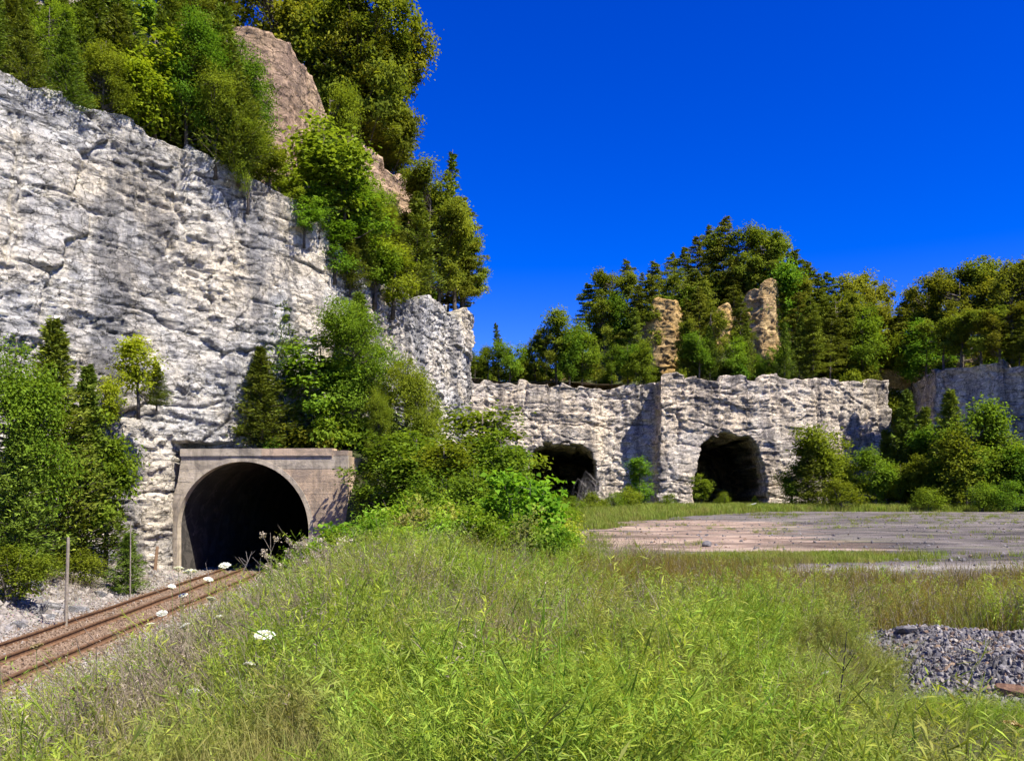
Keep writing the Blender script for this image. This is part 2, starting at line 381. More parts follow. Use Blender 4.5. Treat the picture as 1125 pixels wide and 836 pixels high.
def axis(dense, far, step):
    a = list(np.arange(dense[0], dense[1]+1e-6, step)); s = step
    while a[-1] < far[1]: s *= 1.16; a.append(a[-1]+s)
    s = step; b = [a[0]]
    while b[-1] > far[0]: s *= 1.16; b.append(b[-1]-s)
    return np.array(b[:0:-1]+a)
gx = axis((-30, 20), (-700, 700), 0.35); gy = axis((2, 56), (-300, 1200), 0.35)
GX, GY = np.meshgrid(gx, gy)
tt = GX-xc(GY)
farflat = sst(60, 140, np.hypot(GX, GY-40))
GZ = gz(np.clip(GX, -36, 120), GY)
def grid_faces(nr, nc, mask=None):
    i = np.arange(nr-1)[:, None]*nc+np.arange(nc-1)[None, :]
    F = np.stack([i, i+1, i+nc+1, i+nc], -1).reshape(-1, 4)
    return F if mask is None else F[mask.reshape(-1)]
bal = np.clip(sst(5.2, 3.0, tt+0.8*fbm(GX*0.7, GY*0.7, 5))*sst(-7.5, -4.5, tt+1.2*fbm(GX*.4, GY*.4, 6))+0.8*sst(0.1, 0.5, fbm(GX*0.3, GY*0.3, 8))*(tt < -3), 0, 1)
rst = sst(2.6, 1.2, np.abs(tt+0.6)-0.6)
me = mesh_np('ground', np.stack([GX, GY, GZ], -1).reshape(-1, 3), grid_faces(len(gy), len(gx)), M['ground'], True,
             {'ballast': bal.ravel(), 'rust': rst.ravel()})
GROUND = tag(obj('ground', me), 'rough sloping earth under the weeds and the railway', 'ground', kind='structure')

# bare gravel yard of the quarry, a sheet just above the earth
yx = np.arange(2, 110, 0.5); yy = np.arange(20, 112, 0.4)
YX, YY = np.meshgrid(yx, yy); yd = yard_d(YX, YY)
cellin = (yd[:-1, :-1] > 0) & (yd[1:, 1:] > 0) & (yd[1:, :-1] > 0) & (yd[:-1, 1:] > 0)
YZ = gz(YX, YY)+0.02+0.02*sst(0, 1.5, yd)+0.03*fbm(YX*0.25, YY*0.3, 41, 3)
pink = 0.8*np.exp(-((YY-39)/9.5)**2)*sst(22, 10, YX)+0.75*np.exp(-((YY-62)/14.0)**2)*sst(30, 14, YX)
pale = np.exp(-((YY-24.6-0.10*(YX-8))/0.9)**2)*sst(4, 7, YX)
me = mesh_np('quarry_yard', np.stack([YX, YY, YZ], -1).reshape(-1, 3), grid_faces(len(yy), len(yx), cellin), M['yard'], True,
             {'pink': pink.ravel(), 'pale': pale.ravel()})
tag(obj('quarry_yard', me), 'bare grey and pinkish gravel yard in front of the mine openings', 'gravel yard', kind='structure')

# ------------------------------------------------------------------ cliffs
def resample(pts, step, smooth):
    P = np.array(pts, float); seg = np.hypot(*(P[1:]-P[:-1]).T); s = np.concatenate([[0], np.cumsum(seg)])
    n = int(s[-1]/step)+1; u = np.linspace(0, s[-1], n)
    X = np.interp(u, s, P[:, 0]); Y = np.interp(u, s, P[:, 1])
    k = int(smooth/step)
    if k > 0:
        ker = np.hanning(2*k+3)[1:-1]; ker /= ker.sum()
        X = np.convolve(np.pad(X, k, 'edge'), ker, 'valid'); Y = np.convolve(np.pad(Y, k, 'edge'), ker, 'valid')
    tx = np.gradient(X); ty = np.gradient(Y); l = np.hypot(tx, ty)
    nx, ny = ty/l, -tx/l       # outward: to the right of the walking direction (towards the camera)
    if k > 0:
        nx = np.convolve(np.pad(nx, k, 'edge'), ker, 'valid'); ny = np.convolve(np.pad(ny, k, 'edge'), ker, 'valid')
        l = np.hypot(nx, ny); nx /= l; ny /= l
    return u, X, Y, nx, ny
def cliff_disp(u, z, seed, sc=1.0, amp=1.0):
    u = u/sc; z = z/sc
    wu = u+0.7*fbm(u*0.5, z*0.5, seed+50, 4); wz = z+0.45*fbm(u*0.3, z*0.4, seed+60, 4)+0.05*u
    d = 0.8*fbm(u/13, z/11, seed, 3)
    f0, e0 = facet(wu/8.5, wz/5.0, seed+40, 0.6); f1, e1 = facet(wu/3.6, wz/2.0, seed+1, 0.8); f2, e2 = facet(wu/1.45, wz/0.8, seed+9, 1.1); f3, e3 = facet(wu/0.55, wz/0.36, seed+19, 1.6)
    rough = sst(-0.35, 0.35, fbm(u/5.0, z/4.0, seed+44, 3))
    d = d+0.34*f0+0.17*f1+(0.06+0.10*rough)*f2+(0.06+0.09*rough)*f3-0.35*np.exp(-(e0/0.02)**2)-0.18*np.exp(-(e1/0.02)**2)*(vn(wu/2.2, wz/2.2, seed+33) > 0)
    # bedding: beds of uneven thickness, each weathered back under its lip
    q = wz+0.9*vn(z*0+seed*0.37, z/2.3, seed+69); bz = q/1.15; ib = np.floor(bz); fr = bz-ib
    off = (h01(ib, ib*0+3, seed+70)*2-1)*0.30*(0.4+0.6*vn(u/7+ib*3.7, ib, seed+71))
    lip = sst(-0.3, 0.5, vn(u/4.3+ib*1.9, ib*5.1, seed+72))
    d = d+off*0.6+lip*(0.22*(fr-0.5)-0.2*np.exp(-((fr-0.05)/0.05)**2))
    d = d+0.07*fbm(u*1.6, z*2.4, seed+80, 4)
    # vertical joints
    jx = facet(u/7.5+0.10*fbm(u*.1, z*.5, seed+90), np.full_like(z, 0.5), seed+91)[1]
    d = d-0.55*np.exp(-(jx/0.022)**2)*(vn(u/5, z/4, seed+92) > -0.1)
    return d*amp
def cliff(name, pts, zb, rim, mat, seed, du=0.15, dz=0.13, sc=1.0, amp=1.0, smooth=1.2, holes=None, lean=0.03, back=3.0, rim_noise=0.8):
    u, X, Y, nx, ny = resample(pts, du, smooth)
    R = np.array([rim(x, y) for x, y in zip(X, Y)])+rim_noise*fbm(u/3.0, u*0, seed+5, 4)+rim_noise*0.7*facet(u/3.3, u*0+.5, seed+6)[0]
    nrow = int((R.max()-zb)/dz); vrow = np.linspace(0, 1, nrow)
    Zg = zb+vrow[:, None]*(R[None, :]-zb); U = np.broadcast_to(u, Zg.shape)
    D = cliff_disp(U, Zg, seed, sc, amp)-lean*(Zg-zb)
    top = sst(0.93, 1.0, vrow)[:, None]; D = D*(1-0.3*top)
    XX = X+nx*D; YYY = Y+ny*D; ZZ = Zg+0
    if holes:
        for hx, hz, dep in holes: XX, YYY = dep(XX, YYY, ZZ)
    rows = []
    for b_ in (0.3, 0.9, 1.8, back):
        dd = D[-1]-b_*(1+0.25*vn(u/1.7, u*0+b_, seed+7))
        rows.append((X+nx*dd, Y+ny*dd, ZZ[-1]+0.12*fbm(u*0.7, u*0+b_, seed+8)-0.10*b_*b_))
    XX = np.vstack([XX]+[r[0][None] for r in rows]); YYY = np.vstack([YYY]+[r[1][None] for r in rows]); ZZ = np.vstack([ZZ]+[r[2][None] for r in rows])
    me = mesh_np(name, np.stack([XX, YYY, ZZ], -1).reshape(-1, 3), grid_faces(XX.shape[0], XX.shape[1]), mat, False)
    return me
# left: the great face above the railway tunnel, running away to a nose
LEFT = [(-48, 24), (-36, 35), (-25.8, 43.2), (-20.6, 50.6), (-16, 54.6), (-13, 58), (-10.8, 64), (-3.5, 87), (-4.2, 92), (-13, 99), (-34, 106)]
def rim_left(x, y): return float(np.interp(y, [24, 43, 50, 55, 57.5, 61, 70, 88, 106], [24, 23.9, 23.3, 22.8, 21.5, 19.6, 19.2, 20.4, 20.4]))
PO = Vector((-16.13, 51.0, -2.75)); PRZ = math.radians(-5)    # tunnel portal: place and turn
def tunnel_hole(XX, YY_, ZZ):
    c, s = math.cos(-PRZ), math.sin(-PRZ)
    lx = (XX-PO.x)*c-(YY_-PO.y)*s
    ins = (np.abs(lx) < 4.25) & (ZZ < 4.55)
    ins2 = (lx > -4.3) & (lx < 5.0) & (ZZ < 5.4)
    YY_ = np.where(ins2, np.maximum(YY_, 53.4), YY_)
    return np.where(ins, XX+40*math.sin(-PRZ), XX), np.where(ins, YY_+40, YY_)
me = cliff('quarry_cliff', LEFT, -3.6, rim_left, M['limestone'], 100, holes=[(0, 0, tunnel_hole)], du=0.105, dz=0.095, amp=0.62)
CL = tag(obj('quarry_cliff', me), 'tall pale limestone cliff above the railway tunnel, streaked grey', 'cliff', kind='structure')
# back wall with the two mine openings and the shaded wall at the right
BACK = [(-34, 128), (-8, 131), (-0.4, 134), (13.2, 136.0), (15.0, 137.6), (22.6, 137.8), (22.9, 133.2), (41.2, 134), (54.2, 138), (63.2, 141), (66, 151), (69.5, 151), (64.5, 131), (76, 116), (99, 86), (130, 60)]
def rim_back(x, y): return float(np.interp(x, [-34, 0, 15, 22, 24, 50, 64, 80, 150], [19.6, 20.0, 19.0, 20.0, 20.6, 20.6, 21.2, 20.6, 20.6]))
def mine(x0, x1, zt, pw, seed, depth=48):
    cx, hw = (x0+x1)/2, (x1-x0)/2
    def f(XX, YY_, ZZ):
        q = (np.abs((XX-cx)/hw)**pw+np.abs(np.clip(ZZ+0.5, 0, None)/(zt+0.5))**pw)**(1/pw)
        q = q+0.05*fbm(XX*0.5, ZZ*0.5, seed)+0.03*facet(XX/1.3, ZZ/0.8, seed+3)[0]
        dep = sst(1.02, 0.985, q)*5.0+sst(0.985, 0.93, q)*depth
        dep = np.where((XX > x0-3) & (XX < x1+3) & (YY_ < 139.5), dep, 0)
        k = 1+0.9*sst(3.0, 22.0, dep)
        return np.where(dep > 0, cx+(XX-cx)*k, XX), YY_+dep
    return f
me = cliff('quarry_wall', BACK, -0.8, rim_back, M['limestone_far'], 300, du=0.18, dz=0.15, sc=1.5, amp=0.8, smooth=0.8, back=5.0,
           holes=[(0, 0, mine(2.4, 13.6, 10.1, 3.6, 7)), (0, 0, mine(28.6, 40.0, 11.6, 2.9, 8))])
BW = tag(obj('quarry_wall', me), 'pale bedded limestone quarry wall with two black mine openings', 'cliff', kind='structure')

# hillsides behind the rims
def poly_dist(P, X, Y):
    d = np.full(X.shape, 1e9)
    for (x0, y0), (x1, y1) in zip(P[:-1], P[1:]):
        ex, ey = x1-x0, y1-y0; t = np.clip(((X-x0)*ex+(Y-y0)*ey)/(ex*ex+ey*ey), 0, 1)
        d = np.minimum(d, np.hypot(X-x0-t*ex, Y-y0-t*ey))
    return d
def inside(P, X, Y):
    r = np.zeros(X.shape, bool); n = len(P)
    for i in range(n):
        x0, y0 = P[i]; x1, y1 = P[(i+1) % n]
        c = ((y0 > Y) != (y1 > Y)) & (X < (x1-x0)*(Y-y0)/(y1-y0+1e-12)+x0); r ^= c
    return r
def hill(name, line, close, zf, step, box, label):
    xs = np.arange(box[0], box[1], step); ys = np.arange(box[2], box[3], step)
    X, Y = np.meshgrid(xs, ys); ins = inside(line+close, X, Y); d = poly_dist(line, X, Y)
    Z = zf(X, Y, d)
    ok = ins & (d > 1.3); m = ok[:-1, :-1] & ok[1:, 1:] & ok[1:, :-1] & ok[:-1, 1:]
    me = mesh_np(name, np.stack([X, Y, Z], -1).reshape(-1, 3), grid_faces(len(ys), len(xs), m), M['soil'], True)
    return tag(obj(name, me), label, 'hillside', kind='structure')
def zleft(X, Y, d):
    r = np.interp(Y, [24, 43, 50, 55, 57.5, 61, 70, 88, 106], [24, 23.9, 23.3, 22.8, 21.5, 19.6, 19.2, 20.4, 20.4])
    up = np.interp(Y, [24, 50, 62, 90], [13, 12, 14, 12])
    nose = sst(112, 92, Y)
    z = r-0.5+0.35*np.clip(d, 0, 6)+(up-2)*sst(5.5, 8.5, d)*(0.3+0.7*nose)+14*sst(8, 45, d)*nose
    return z+0.6*fbm(X*0.25, Y*0.25, 15)
HL = hill('hillside', LEFT, [(-34, 140), (-130, 140), (-130, 24)], zleft, 0.8, (-110, -3, 24, 125), 'wooded slope rising behind the rim of the tall cliff')
CREST = [(-5, 22.5), (5, 24), (12, 26), (16, 33), (22, 37), (30, 38), (38, 43), (44, 45), (52, 44), (60, 42), (68, 38), (74, 33), (80, 30), (90, 32), (110, 34), (140, 34)]
def zback(X, Y, d):
    cr = np.interp(X*165/np.maximum(Y, 60), [c[0] for c in CREST], [c[1] for c in CREST])
    cr = np.where(X > 66, np.maximum(cr, 27), cr)
    z = 20.0+0.12*np.clip(d, 0, 8)+(cr-21)*sst(6, 34, d)
    return z+0.6*fbm(X*0.2, Y*0.2, 16)
HB = hill('hillside', BACK, [(150, 60), (150, 300), (-34, 300)], zback, 1.2, (-34, 148, 62, 240), 'wooded knoll above the far quarry wall')

# upper cliff bands and free-standing outcrops on the slopes
UL = [(-60, 32), (-43, 42), (-31, 50), (-26.5, 56), (-22, 60.5), (-19.0, 61.4), (-16.4, 63.4), (-15.8, 68), (-13, 78), (-9.0, 86), (-9.6, 90), (-18, 95)]
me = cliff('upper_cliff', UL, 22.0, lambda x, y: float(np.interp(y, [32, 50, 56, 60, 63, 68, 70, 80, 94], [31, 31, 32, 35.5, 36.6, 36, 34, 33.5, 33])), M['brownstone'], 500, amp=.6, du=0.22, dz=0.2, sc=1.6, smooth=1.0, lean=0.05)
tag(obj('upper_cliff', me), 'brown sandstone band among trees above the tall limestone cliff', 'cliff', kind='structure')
UB = [(4, 157), (18, 153), (22.6, 150), (24.4, 148.2), (28.6, 148), (31, 151), (34.6, 151), (36.2, 149.5), (38.4, 149.5), (39.8, 151.5), (41.4, 149.5), (43.5, 148), (46.4, 148.4), (48.6, 152), (60, 159), (80, 146)]
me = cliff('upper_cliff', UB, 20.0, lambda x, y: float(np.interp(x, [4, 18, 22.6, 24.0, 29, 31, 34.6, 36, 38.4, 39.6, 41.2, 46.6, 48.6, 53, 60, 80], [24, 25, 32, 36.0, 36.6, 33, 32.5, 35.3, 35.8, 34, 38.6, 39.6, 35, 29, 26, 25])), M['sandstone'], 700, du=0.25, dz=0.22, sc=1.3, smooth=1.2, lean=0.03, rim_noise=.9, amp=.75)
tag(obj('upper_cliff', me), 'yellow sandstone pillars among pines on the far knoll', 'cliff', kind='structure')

# ground behind the portal top, between portal and cliff
tx = np.arange(-22, -1.4, 0.3); ty_ = np.arange(46, 68, 0.3); TX, TY = np.meshgrid(tx, ty_)
base = gz(TX, TY)
cut = 52.6-(TX-PO.x)*math.tan(math.radians(5))
lift = np.where(TX < -9.9, 1.0, sst(-1.5, -10.5, TX)*sst(46.5, 54, TY))
TZ = base+(4.75+0.12*np.clip(TY-53, 0, 20)-base)*lift+0.18*fbm(TX*0.6, TY*0.6, 21)
okv = (TX >= -9.9) | (TY > cut)
okm = okv[:-1, :-1] & okv[1:, 1:] & okv[1:, :-1] & okv[:-1, 1:]
me = mesh_np('terrace', np.stack([TX, TY, TZ], -1).reshape(-1, 3), grid_faces(len(ty_), len(tx), okm), M['soil'], True)
TER = tag(obj('terrace', me), 'overgrown earth shelf behind the concrete tunnel portal', 'terrace', kind='structure')

def bvh(o): return BVHTree.FromPolygons([o.matrix_world @ v.co for v in o.data.vertices], [tuple(p.vertices) for p in o.data.polygons])
TREES_ON = [bvh(HL), bvh(HB), bvh(TER)]
def top_z(x, y, lo=-50):
    best = gz1(x, y)
    for b_ in TREES_ON:
        h = b_.ray_cast(Vector((x, y, 200)), Vector((0, 0, -1)))
        if h[0] is not None: best = max(best, h[0].z)
    return best

# ------------------------------------------------------------------ tunnel portal
def build_portal():
    root = empty('tunnel_portal', PO, PRZ)
    tag(root, 'weathered concrete railway tunnel portal with black arched mouth', 'tunnel portal')
    r0, zc, zt, zb = 4.12, 2.85, 7.25, -0.7
    def xl(z): return float(np.interp(z, [-0.7, 2.6, 4.2, 5.3, 7.75], [-6.0, -5.6, -4.7, -4.1, -3.72]))
    def xa(z): return r0 if z <= zc else math.sqrt(max(r0*r0-(z-zc)**2, 0))
    xr = 6.45; j = 0.012
    levels = [zb, 0.15, 0.95, 1.75, 2.55, 3.35, 4.15, 4.95, 5.7, 6.45, zt]
    yf, yb = 0.0, 0.9
    def lift(poly, mat, dy=0.0):
        m = MB(); v, f = prism(poly, yf+dy, yb); m.add(v, f); obj('concrete_lift', m.build('concrete_lift', mat), root)
    for k, (z0, z1) in enumerate(zip(levels[:-1], levels[1:])):
        z0 += j; z1 -= j; zs = np.linspace(z0, z1, 7); dy = random.uniform(0, 0.012)
        if z0 >= zc+r0:
            lift([(xl(z0), z0), (xr, z0), (xr, z1), (xl(z1), z1)], M['concrete'], dy); continue
        ztop = min(z1, zc+r0)
        zz = np.linspace(z0, ztop, 9)
        L = [(-xa(z), z) for z in zz]; R = [(xa(z), z) for z in zz]
        if z1 > zc+r0:
            lift([(xl(z0), z0)]+L+R[::-1][1:]+[(xr, z0), (xr, z1), (xl(z1), z1)], M['concrete'], dy)
        else:
            lift([(xl(z0), z0)]+L+[(xl(z1), z1)], M['concrete'], dy)
            lift(R[::-1][::-1]+[(xa(z1), z1), (xr, z1), (xr, z0)] if False else [(xr, z0), (xr, z1)]+R[::-1], M['concrete_tan'], dy)
    # recessed core seen in the joints
    def ringpoly(r, jam):
        a = np.linspace(0, math.pi, 41); return [(r*math.cos(t), zc+r*math.sin(t)) for t in a]
    core = MB(); n = 40
    outer = []; inner = []
    for t in np.linspace(0, math.pi, n+1):
        inner.append(((r0+0.02)*math.cos(t), zc+(r0+0.02)*math.sin(t)))
    for x, z in inner:
        ox = max(xl(z)+0.05, min(xr-0.05, x*3)) if z < 6.4 else x*1.02
        outer.append((ox if z < 6.4 else x, z if z < 6.4 else zt-0.05))
    inner = [(r0+.02, zb)]+inner+[(-r0-.02, zb)]; outer = [(xr-0.05, zb)]+outer+[(xl(zb)+0.05, zb)]
    for i in range(len(inner)-1):
        a, b_, c, d = inner[i], outer[i], outer[i+1], inner[i+1]
        core.add([(a[0], 0.03, a[1]), (b_[0], 0.03, b_[1]), (c[0], 0.03, c[1]), (d[0], 0.03, d[1])], [[0, 1, 2, 3]])
    obj('core', core.build('core', M['concrete']), root)
    # coping with a lip; it breaks off short of the right corner
    m = MB(); m.box(-3.85, 1.2, -0.09, 0.95, zt+0.0, zt+0.44); m.box(-3.80, 1.2, -0.05, 0.95, zt-0.08, zt-0.004)
    obj('coping', m.build('coping', M['concrete']), root)
    m = MB(); m.box(1.215, 5.5, -0.085, 0.95, zt+0.0, zt+0.43); m.box(1.215, 5.5, -0.045, 0.95, zt-0.08, zt-0.004)
    obj('coping', m.build('coping', M['concrete_tan']), root)
    m = MB(); m.box(5.515, 6.45, 0.0, 0.9, zt+0.012, zt+0.3); obj('corner_block', m.build('corner_block', M['concrete_tan']), root)
    # arch rim
    m = MB(); segs = [(r0, zb)]+[(r0*math.cos(t), zc+r0*math.sin(t)) for t in np.linspace(0, math.pi, 49)]+[(-r0, zb)]
    def scaled(p, k):
        return (p[0]*k, zc+(p[1]-zc)*k) if p[1] > zc else (p[0]*k, p[1])
    for a, b_ in zip(segs[:-1], segs[1:]):
        a1, b1 = scaled(a, 1.055), scaled(b_, 1.055); a0, b0 = scaled(a, 0.985), scaled(b_, 0.985)
        m.add([(a0[0], -0.045, a0[1]), (a1[0], -0.03, a1[1]), (b1[0], -0.03, b1[1]), (b0[0], -0.045, b0[1]),
               (a0[0], 0.5, a0[1]), (b0[0], 0.5, b0[1]), (a1[0], 0.06, a1[1]), (b1[0], 0.06, b1[1])],
              [[0, 1, 2, 3], [0, 3, 5, 4], [1, 6, 7, 2]])
    obj('arch_rim', m.build('arch_rim', M['concrete']), root)
    # sooty lining, its near-black colour also standing in for the dark inside
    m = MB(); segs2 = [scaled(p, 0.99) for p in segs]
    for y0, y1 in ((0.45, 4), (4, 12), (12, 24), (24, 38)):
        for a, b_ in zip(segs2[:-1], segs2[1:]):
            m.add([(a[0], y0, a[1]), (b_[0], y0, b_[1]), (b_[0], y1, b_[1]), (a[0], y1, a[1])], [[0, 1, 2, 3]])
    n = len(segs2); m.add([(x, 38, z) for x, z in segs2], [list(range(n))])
    obj('lining', m.build('lining', M['soot_gloom']), root)
    # wing wall returning to the rock on the left, buttress in front of it
    m = MB(); v, f = prism([(-6.3, -0.7), (-4.35, -0.7), (-4.35, 3.4), (-3.8, 5.1), (-3.66, 6.9), (-4.3, 6.9), (-5.0, 4.8), (-5.9, 3.0)], 0.95, 2.4); m.add(v, f)
    obj('wing_wall', m.build('wing_wall', M['concrete']), root)
    m = MB(); m.add(*prism([(6.45+0.002, -0.7), (6.5, -0.7), (6.5, 7.2), (6.452, 7.2)], 0.3, 3.0)); obj('side_wall', m.build('side_wall', M['concrete_tan']), root)
    return root
build_portal()

# ------------------------------------------------------------------ railway
def build_track():
    root = empty('railway_track', (float(xc(30)), 30, TRZ))
    tag(root, 'rusty single railway track curving past the weeds into the tunnel', 'railway track')
    base = Vector((float(xc(30)), 30, TRZ))
    ys = np.arange(4, 86, 0.6); TIES = []
    m = MB(); m.box(-1.3, 1.3, -0.11, 0.11, -0.12, 0.03); tie = m.build('tie', M['tie'])
    for y in ys:
        o = obj('tie', tie, root); TIES.append((o, y)); o.location = Vector((float(xc(y))+random.uniform(-.05, .05), y, TRZ+random.uniform(-.015, .01)))-base
        o.rotation_euler = (0, random.uniform(-.01, .01), 0.079+random.uniform(-.03, .03)); o.scale = (random.uniform(.96, 1.04), random.uniform(.9, 1.1), 1)
    prof = [(-.07, .045), (.07, .045), (.07, .06), (.012, .085), (.012, .155), (.037, .165), (.037, .20), (-.037, .20), (-.037, .165), (-.012, .155), (-.012, .085), (-.07, .06)]
    prof = [(a*1.25, b_*1.35-.03) for a, b_ in prof]
    def rail_mesh(off, dz=0.0):
        m = MB(); n = len(prof); V = []; F = []
        yy_ = np.arange(4, 86, 1.5)
        for i, y in enumerate(yy_):
            for a, b_ in prof: V.append((float(xc(y))+off+a-base.x, y-base.y, b_+dz+TRZ-base.z+0.01*math.sin(y*0.9+off)))
            if i:
                for k in range(n): F.append([(i-1)*n+k, (i-1)*n+(k+1) % n, i*n+(k+1) % n, i*n+k])
        m.add(V, F); return m.build('rail', M['rust'])
    for s in (-0.755, 0.755): obj('rail', rail_mesh(s), root)
    m = MB(); m.box(-.17, .17, -.09, .09, .0315, .041); m.box(-.12, -.10, -.05, -.02, .035, .07); m.box(.10, .12, .02, .05, .035, .07); pl = m.build('tie_plate', M['rust'])
    for tie_o, y in TIES:
        for s in (-0.755, 0.755):
            o = obj('tie_plate', pl, tie_o); o.location = (s, 0, 0)
    # the third rail lies loose on the tie ends and shoulder to the left
    me2 = rail_mesh(-2.05, -0.03)
    o = obj('loose_rail', me2); o.location = base
    tag(o, 'rusty loose rail laid beside the track on its cliff side', 'rail')
build_track()

# ------------------------------------------------------------------ plants: leaf clouds
def unit(v): return v/np.maximum(np.linalg.norm(v, axis=-1, keepdims=True), 1e-6)
def leaves(C, A, Nn, L, Wd, tint, fold=0.25):
    """diamond leaves at C along A, facing Nn"""
    A = unit(A); S = unit(np.cross(A, Nn)); U = np.cross(S, A); L = np.asarray(L)[:, None]; Wd = np.asarray(Wd)[:, None]
    b = C-A*L*0.5; tip = C+A*L*0.5-U*L*0.12; l = C-A*L*0.06-S*Wd*0.5+U*Wd*fold; r = C-A*L*0.06+S*Wd*0.5+U*Wd*fold
    V = np.stack([b, r, tip, l], 1).reshape(-1, 3); n = len(C)
    return V, np.arange(4*n).reshape(n, 4), np.repeat(tint, 4)
def cloud(name, parts, mat):
    V = []; F = []; T = []; o = 0
    for v, f, t in parts: V.append(v); F.append(f+o); T.append(t); o += len(v)
    return mesh_np(name, np.concatenate(V), np.concatenate(F), mat, False, {'tint': np.concatenate(T)})
def rnd(rng, n): return unit(rng.normal(size=(n, 3)))
def broadleaf(seed, H, rx, n_cl, per, leaf, mat, base=0.22, shape=1.0, flat=0.75, ratio=0.6, trunk_r=0.02, multi=False, clump=0.16, lob=(.55, .3, .5, .72)):
    """tree or bush: clumps of leaves on limbs spread through a lobed crown"""
    rng = np.random.default_rng(seed); rs = random.Random(seed)
    lobes = [(0, 0, 0, lob[3])]+[(rs.uniform(-lob[0], lob[0]), rs.uniform(-lob[0], lob[0]), rs.uniform(-.5, .8), rs.uniform(lob[1], lob[2])) for _ in range(8)]
    zc_, hz = H*(base+1)/2, H*(1-base)/2
    cl = []
    while len(cl) < n_cl:
        lx, ly, lz, lr = lobes[rs.randrange(len(lobes))]
        d = Vector((rs.gauss(0, 1), rs.gauss(0, 1), rs.gauss(0, 1))).normalized()*lr*(rs.random()**0.4)
        p = (lx+d.x, ly+d.y, lz+d.z)
        tap = 1.0-(0.45*shape)*max(0, p[2])-0.25*max(0, -p[2])
        if p[2] > 1.02 or p[2] < -1.0: continue
        cl.append(Vector((p[0]*rx*tap, p[1]*rx*tap, zc_+p[2]*hz)))
    parts = []; m = MB()
    stems = [Vector((0, 0, 0))] if not multi else [Vector((rs.uniform(-.12, .12)*rx, rs.uniform(-.12, .12)*rx, 0)) for _ in range(4)]
    tr = []
    for sbase in stems:
        lean = Vector((rs.uniform(-.12, .12)*rx, rs.uniform(-.12, .12)*rx, 0)) if not multi else Vector((rs.uniform(-.5, .5)*rx, rs.uniform(-.5, .5)*rx, 0))
        pts = [sbase+lean*(k/6)**1.3+Vector((rs.uniform(-.02, .02)*rx, rs.uniform(-.02, .02)*rx, H*0.92*k/6)) for k in range(7)]
        pts[0].z = -0.3
        rr = [H*trunk_r*(1-0.88*k/6) for k in range(7)]
        m.tube(pts, rr, 7); tr.append(pts)
    for i, c in enumerate(cl):
        pts = tr[rs.randrange(len(tr))]
        if i % 2 == 0:
            zt_ = max(0.12*H, c.z-0.35*(c-Vector((0, 0, c.z))).length-0.05*H); k = min(5.9, max(0.3, zt_/(H*0.92)*6)); a = pts[int(k)].lerp(pts[int(k)+1], k-int(k))
            mid = a.lerp(c, 0.5)+Vector((0, 0, -0.03*H)); r = H*trunk_r*0.28
            m.tube([a, mid, c], [r, r*0.6, r*0.2], 4, False)
        n = int(per*rs.uniform(.6, 1.4)); rad = rx*clump*rs.uniform(.7, 1.35)
        off = rng.normal(size=(n, 3))*np.array([1, 1, flat])*rad*0.62
        C = np.array(c)+off
        out = unit(C-np.array([0, 0, zc_-0.3*hz])); Nn = unit(out*0.55+np.array([0, 0, 0.65])+rng.normal(size=(n, 3))*0.55)
        A = unit(np.cross(Nn, rnd(rng, n))+np.array([0, 0, -0.25])+out*0.2)
        L = leaf*rng.uniform(.65, 1.3, n); t = np.clip(rs.uniform(.15, .85)+rng.normal(size=n)*0.22, 0, 1)
        parts.append(leaves(C, A, Nn, L, L*ratio, t))
    return m.build('trunk', M['bark'], True), cloud('crown', parts, mat)
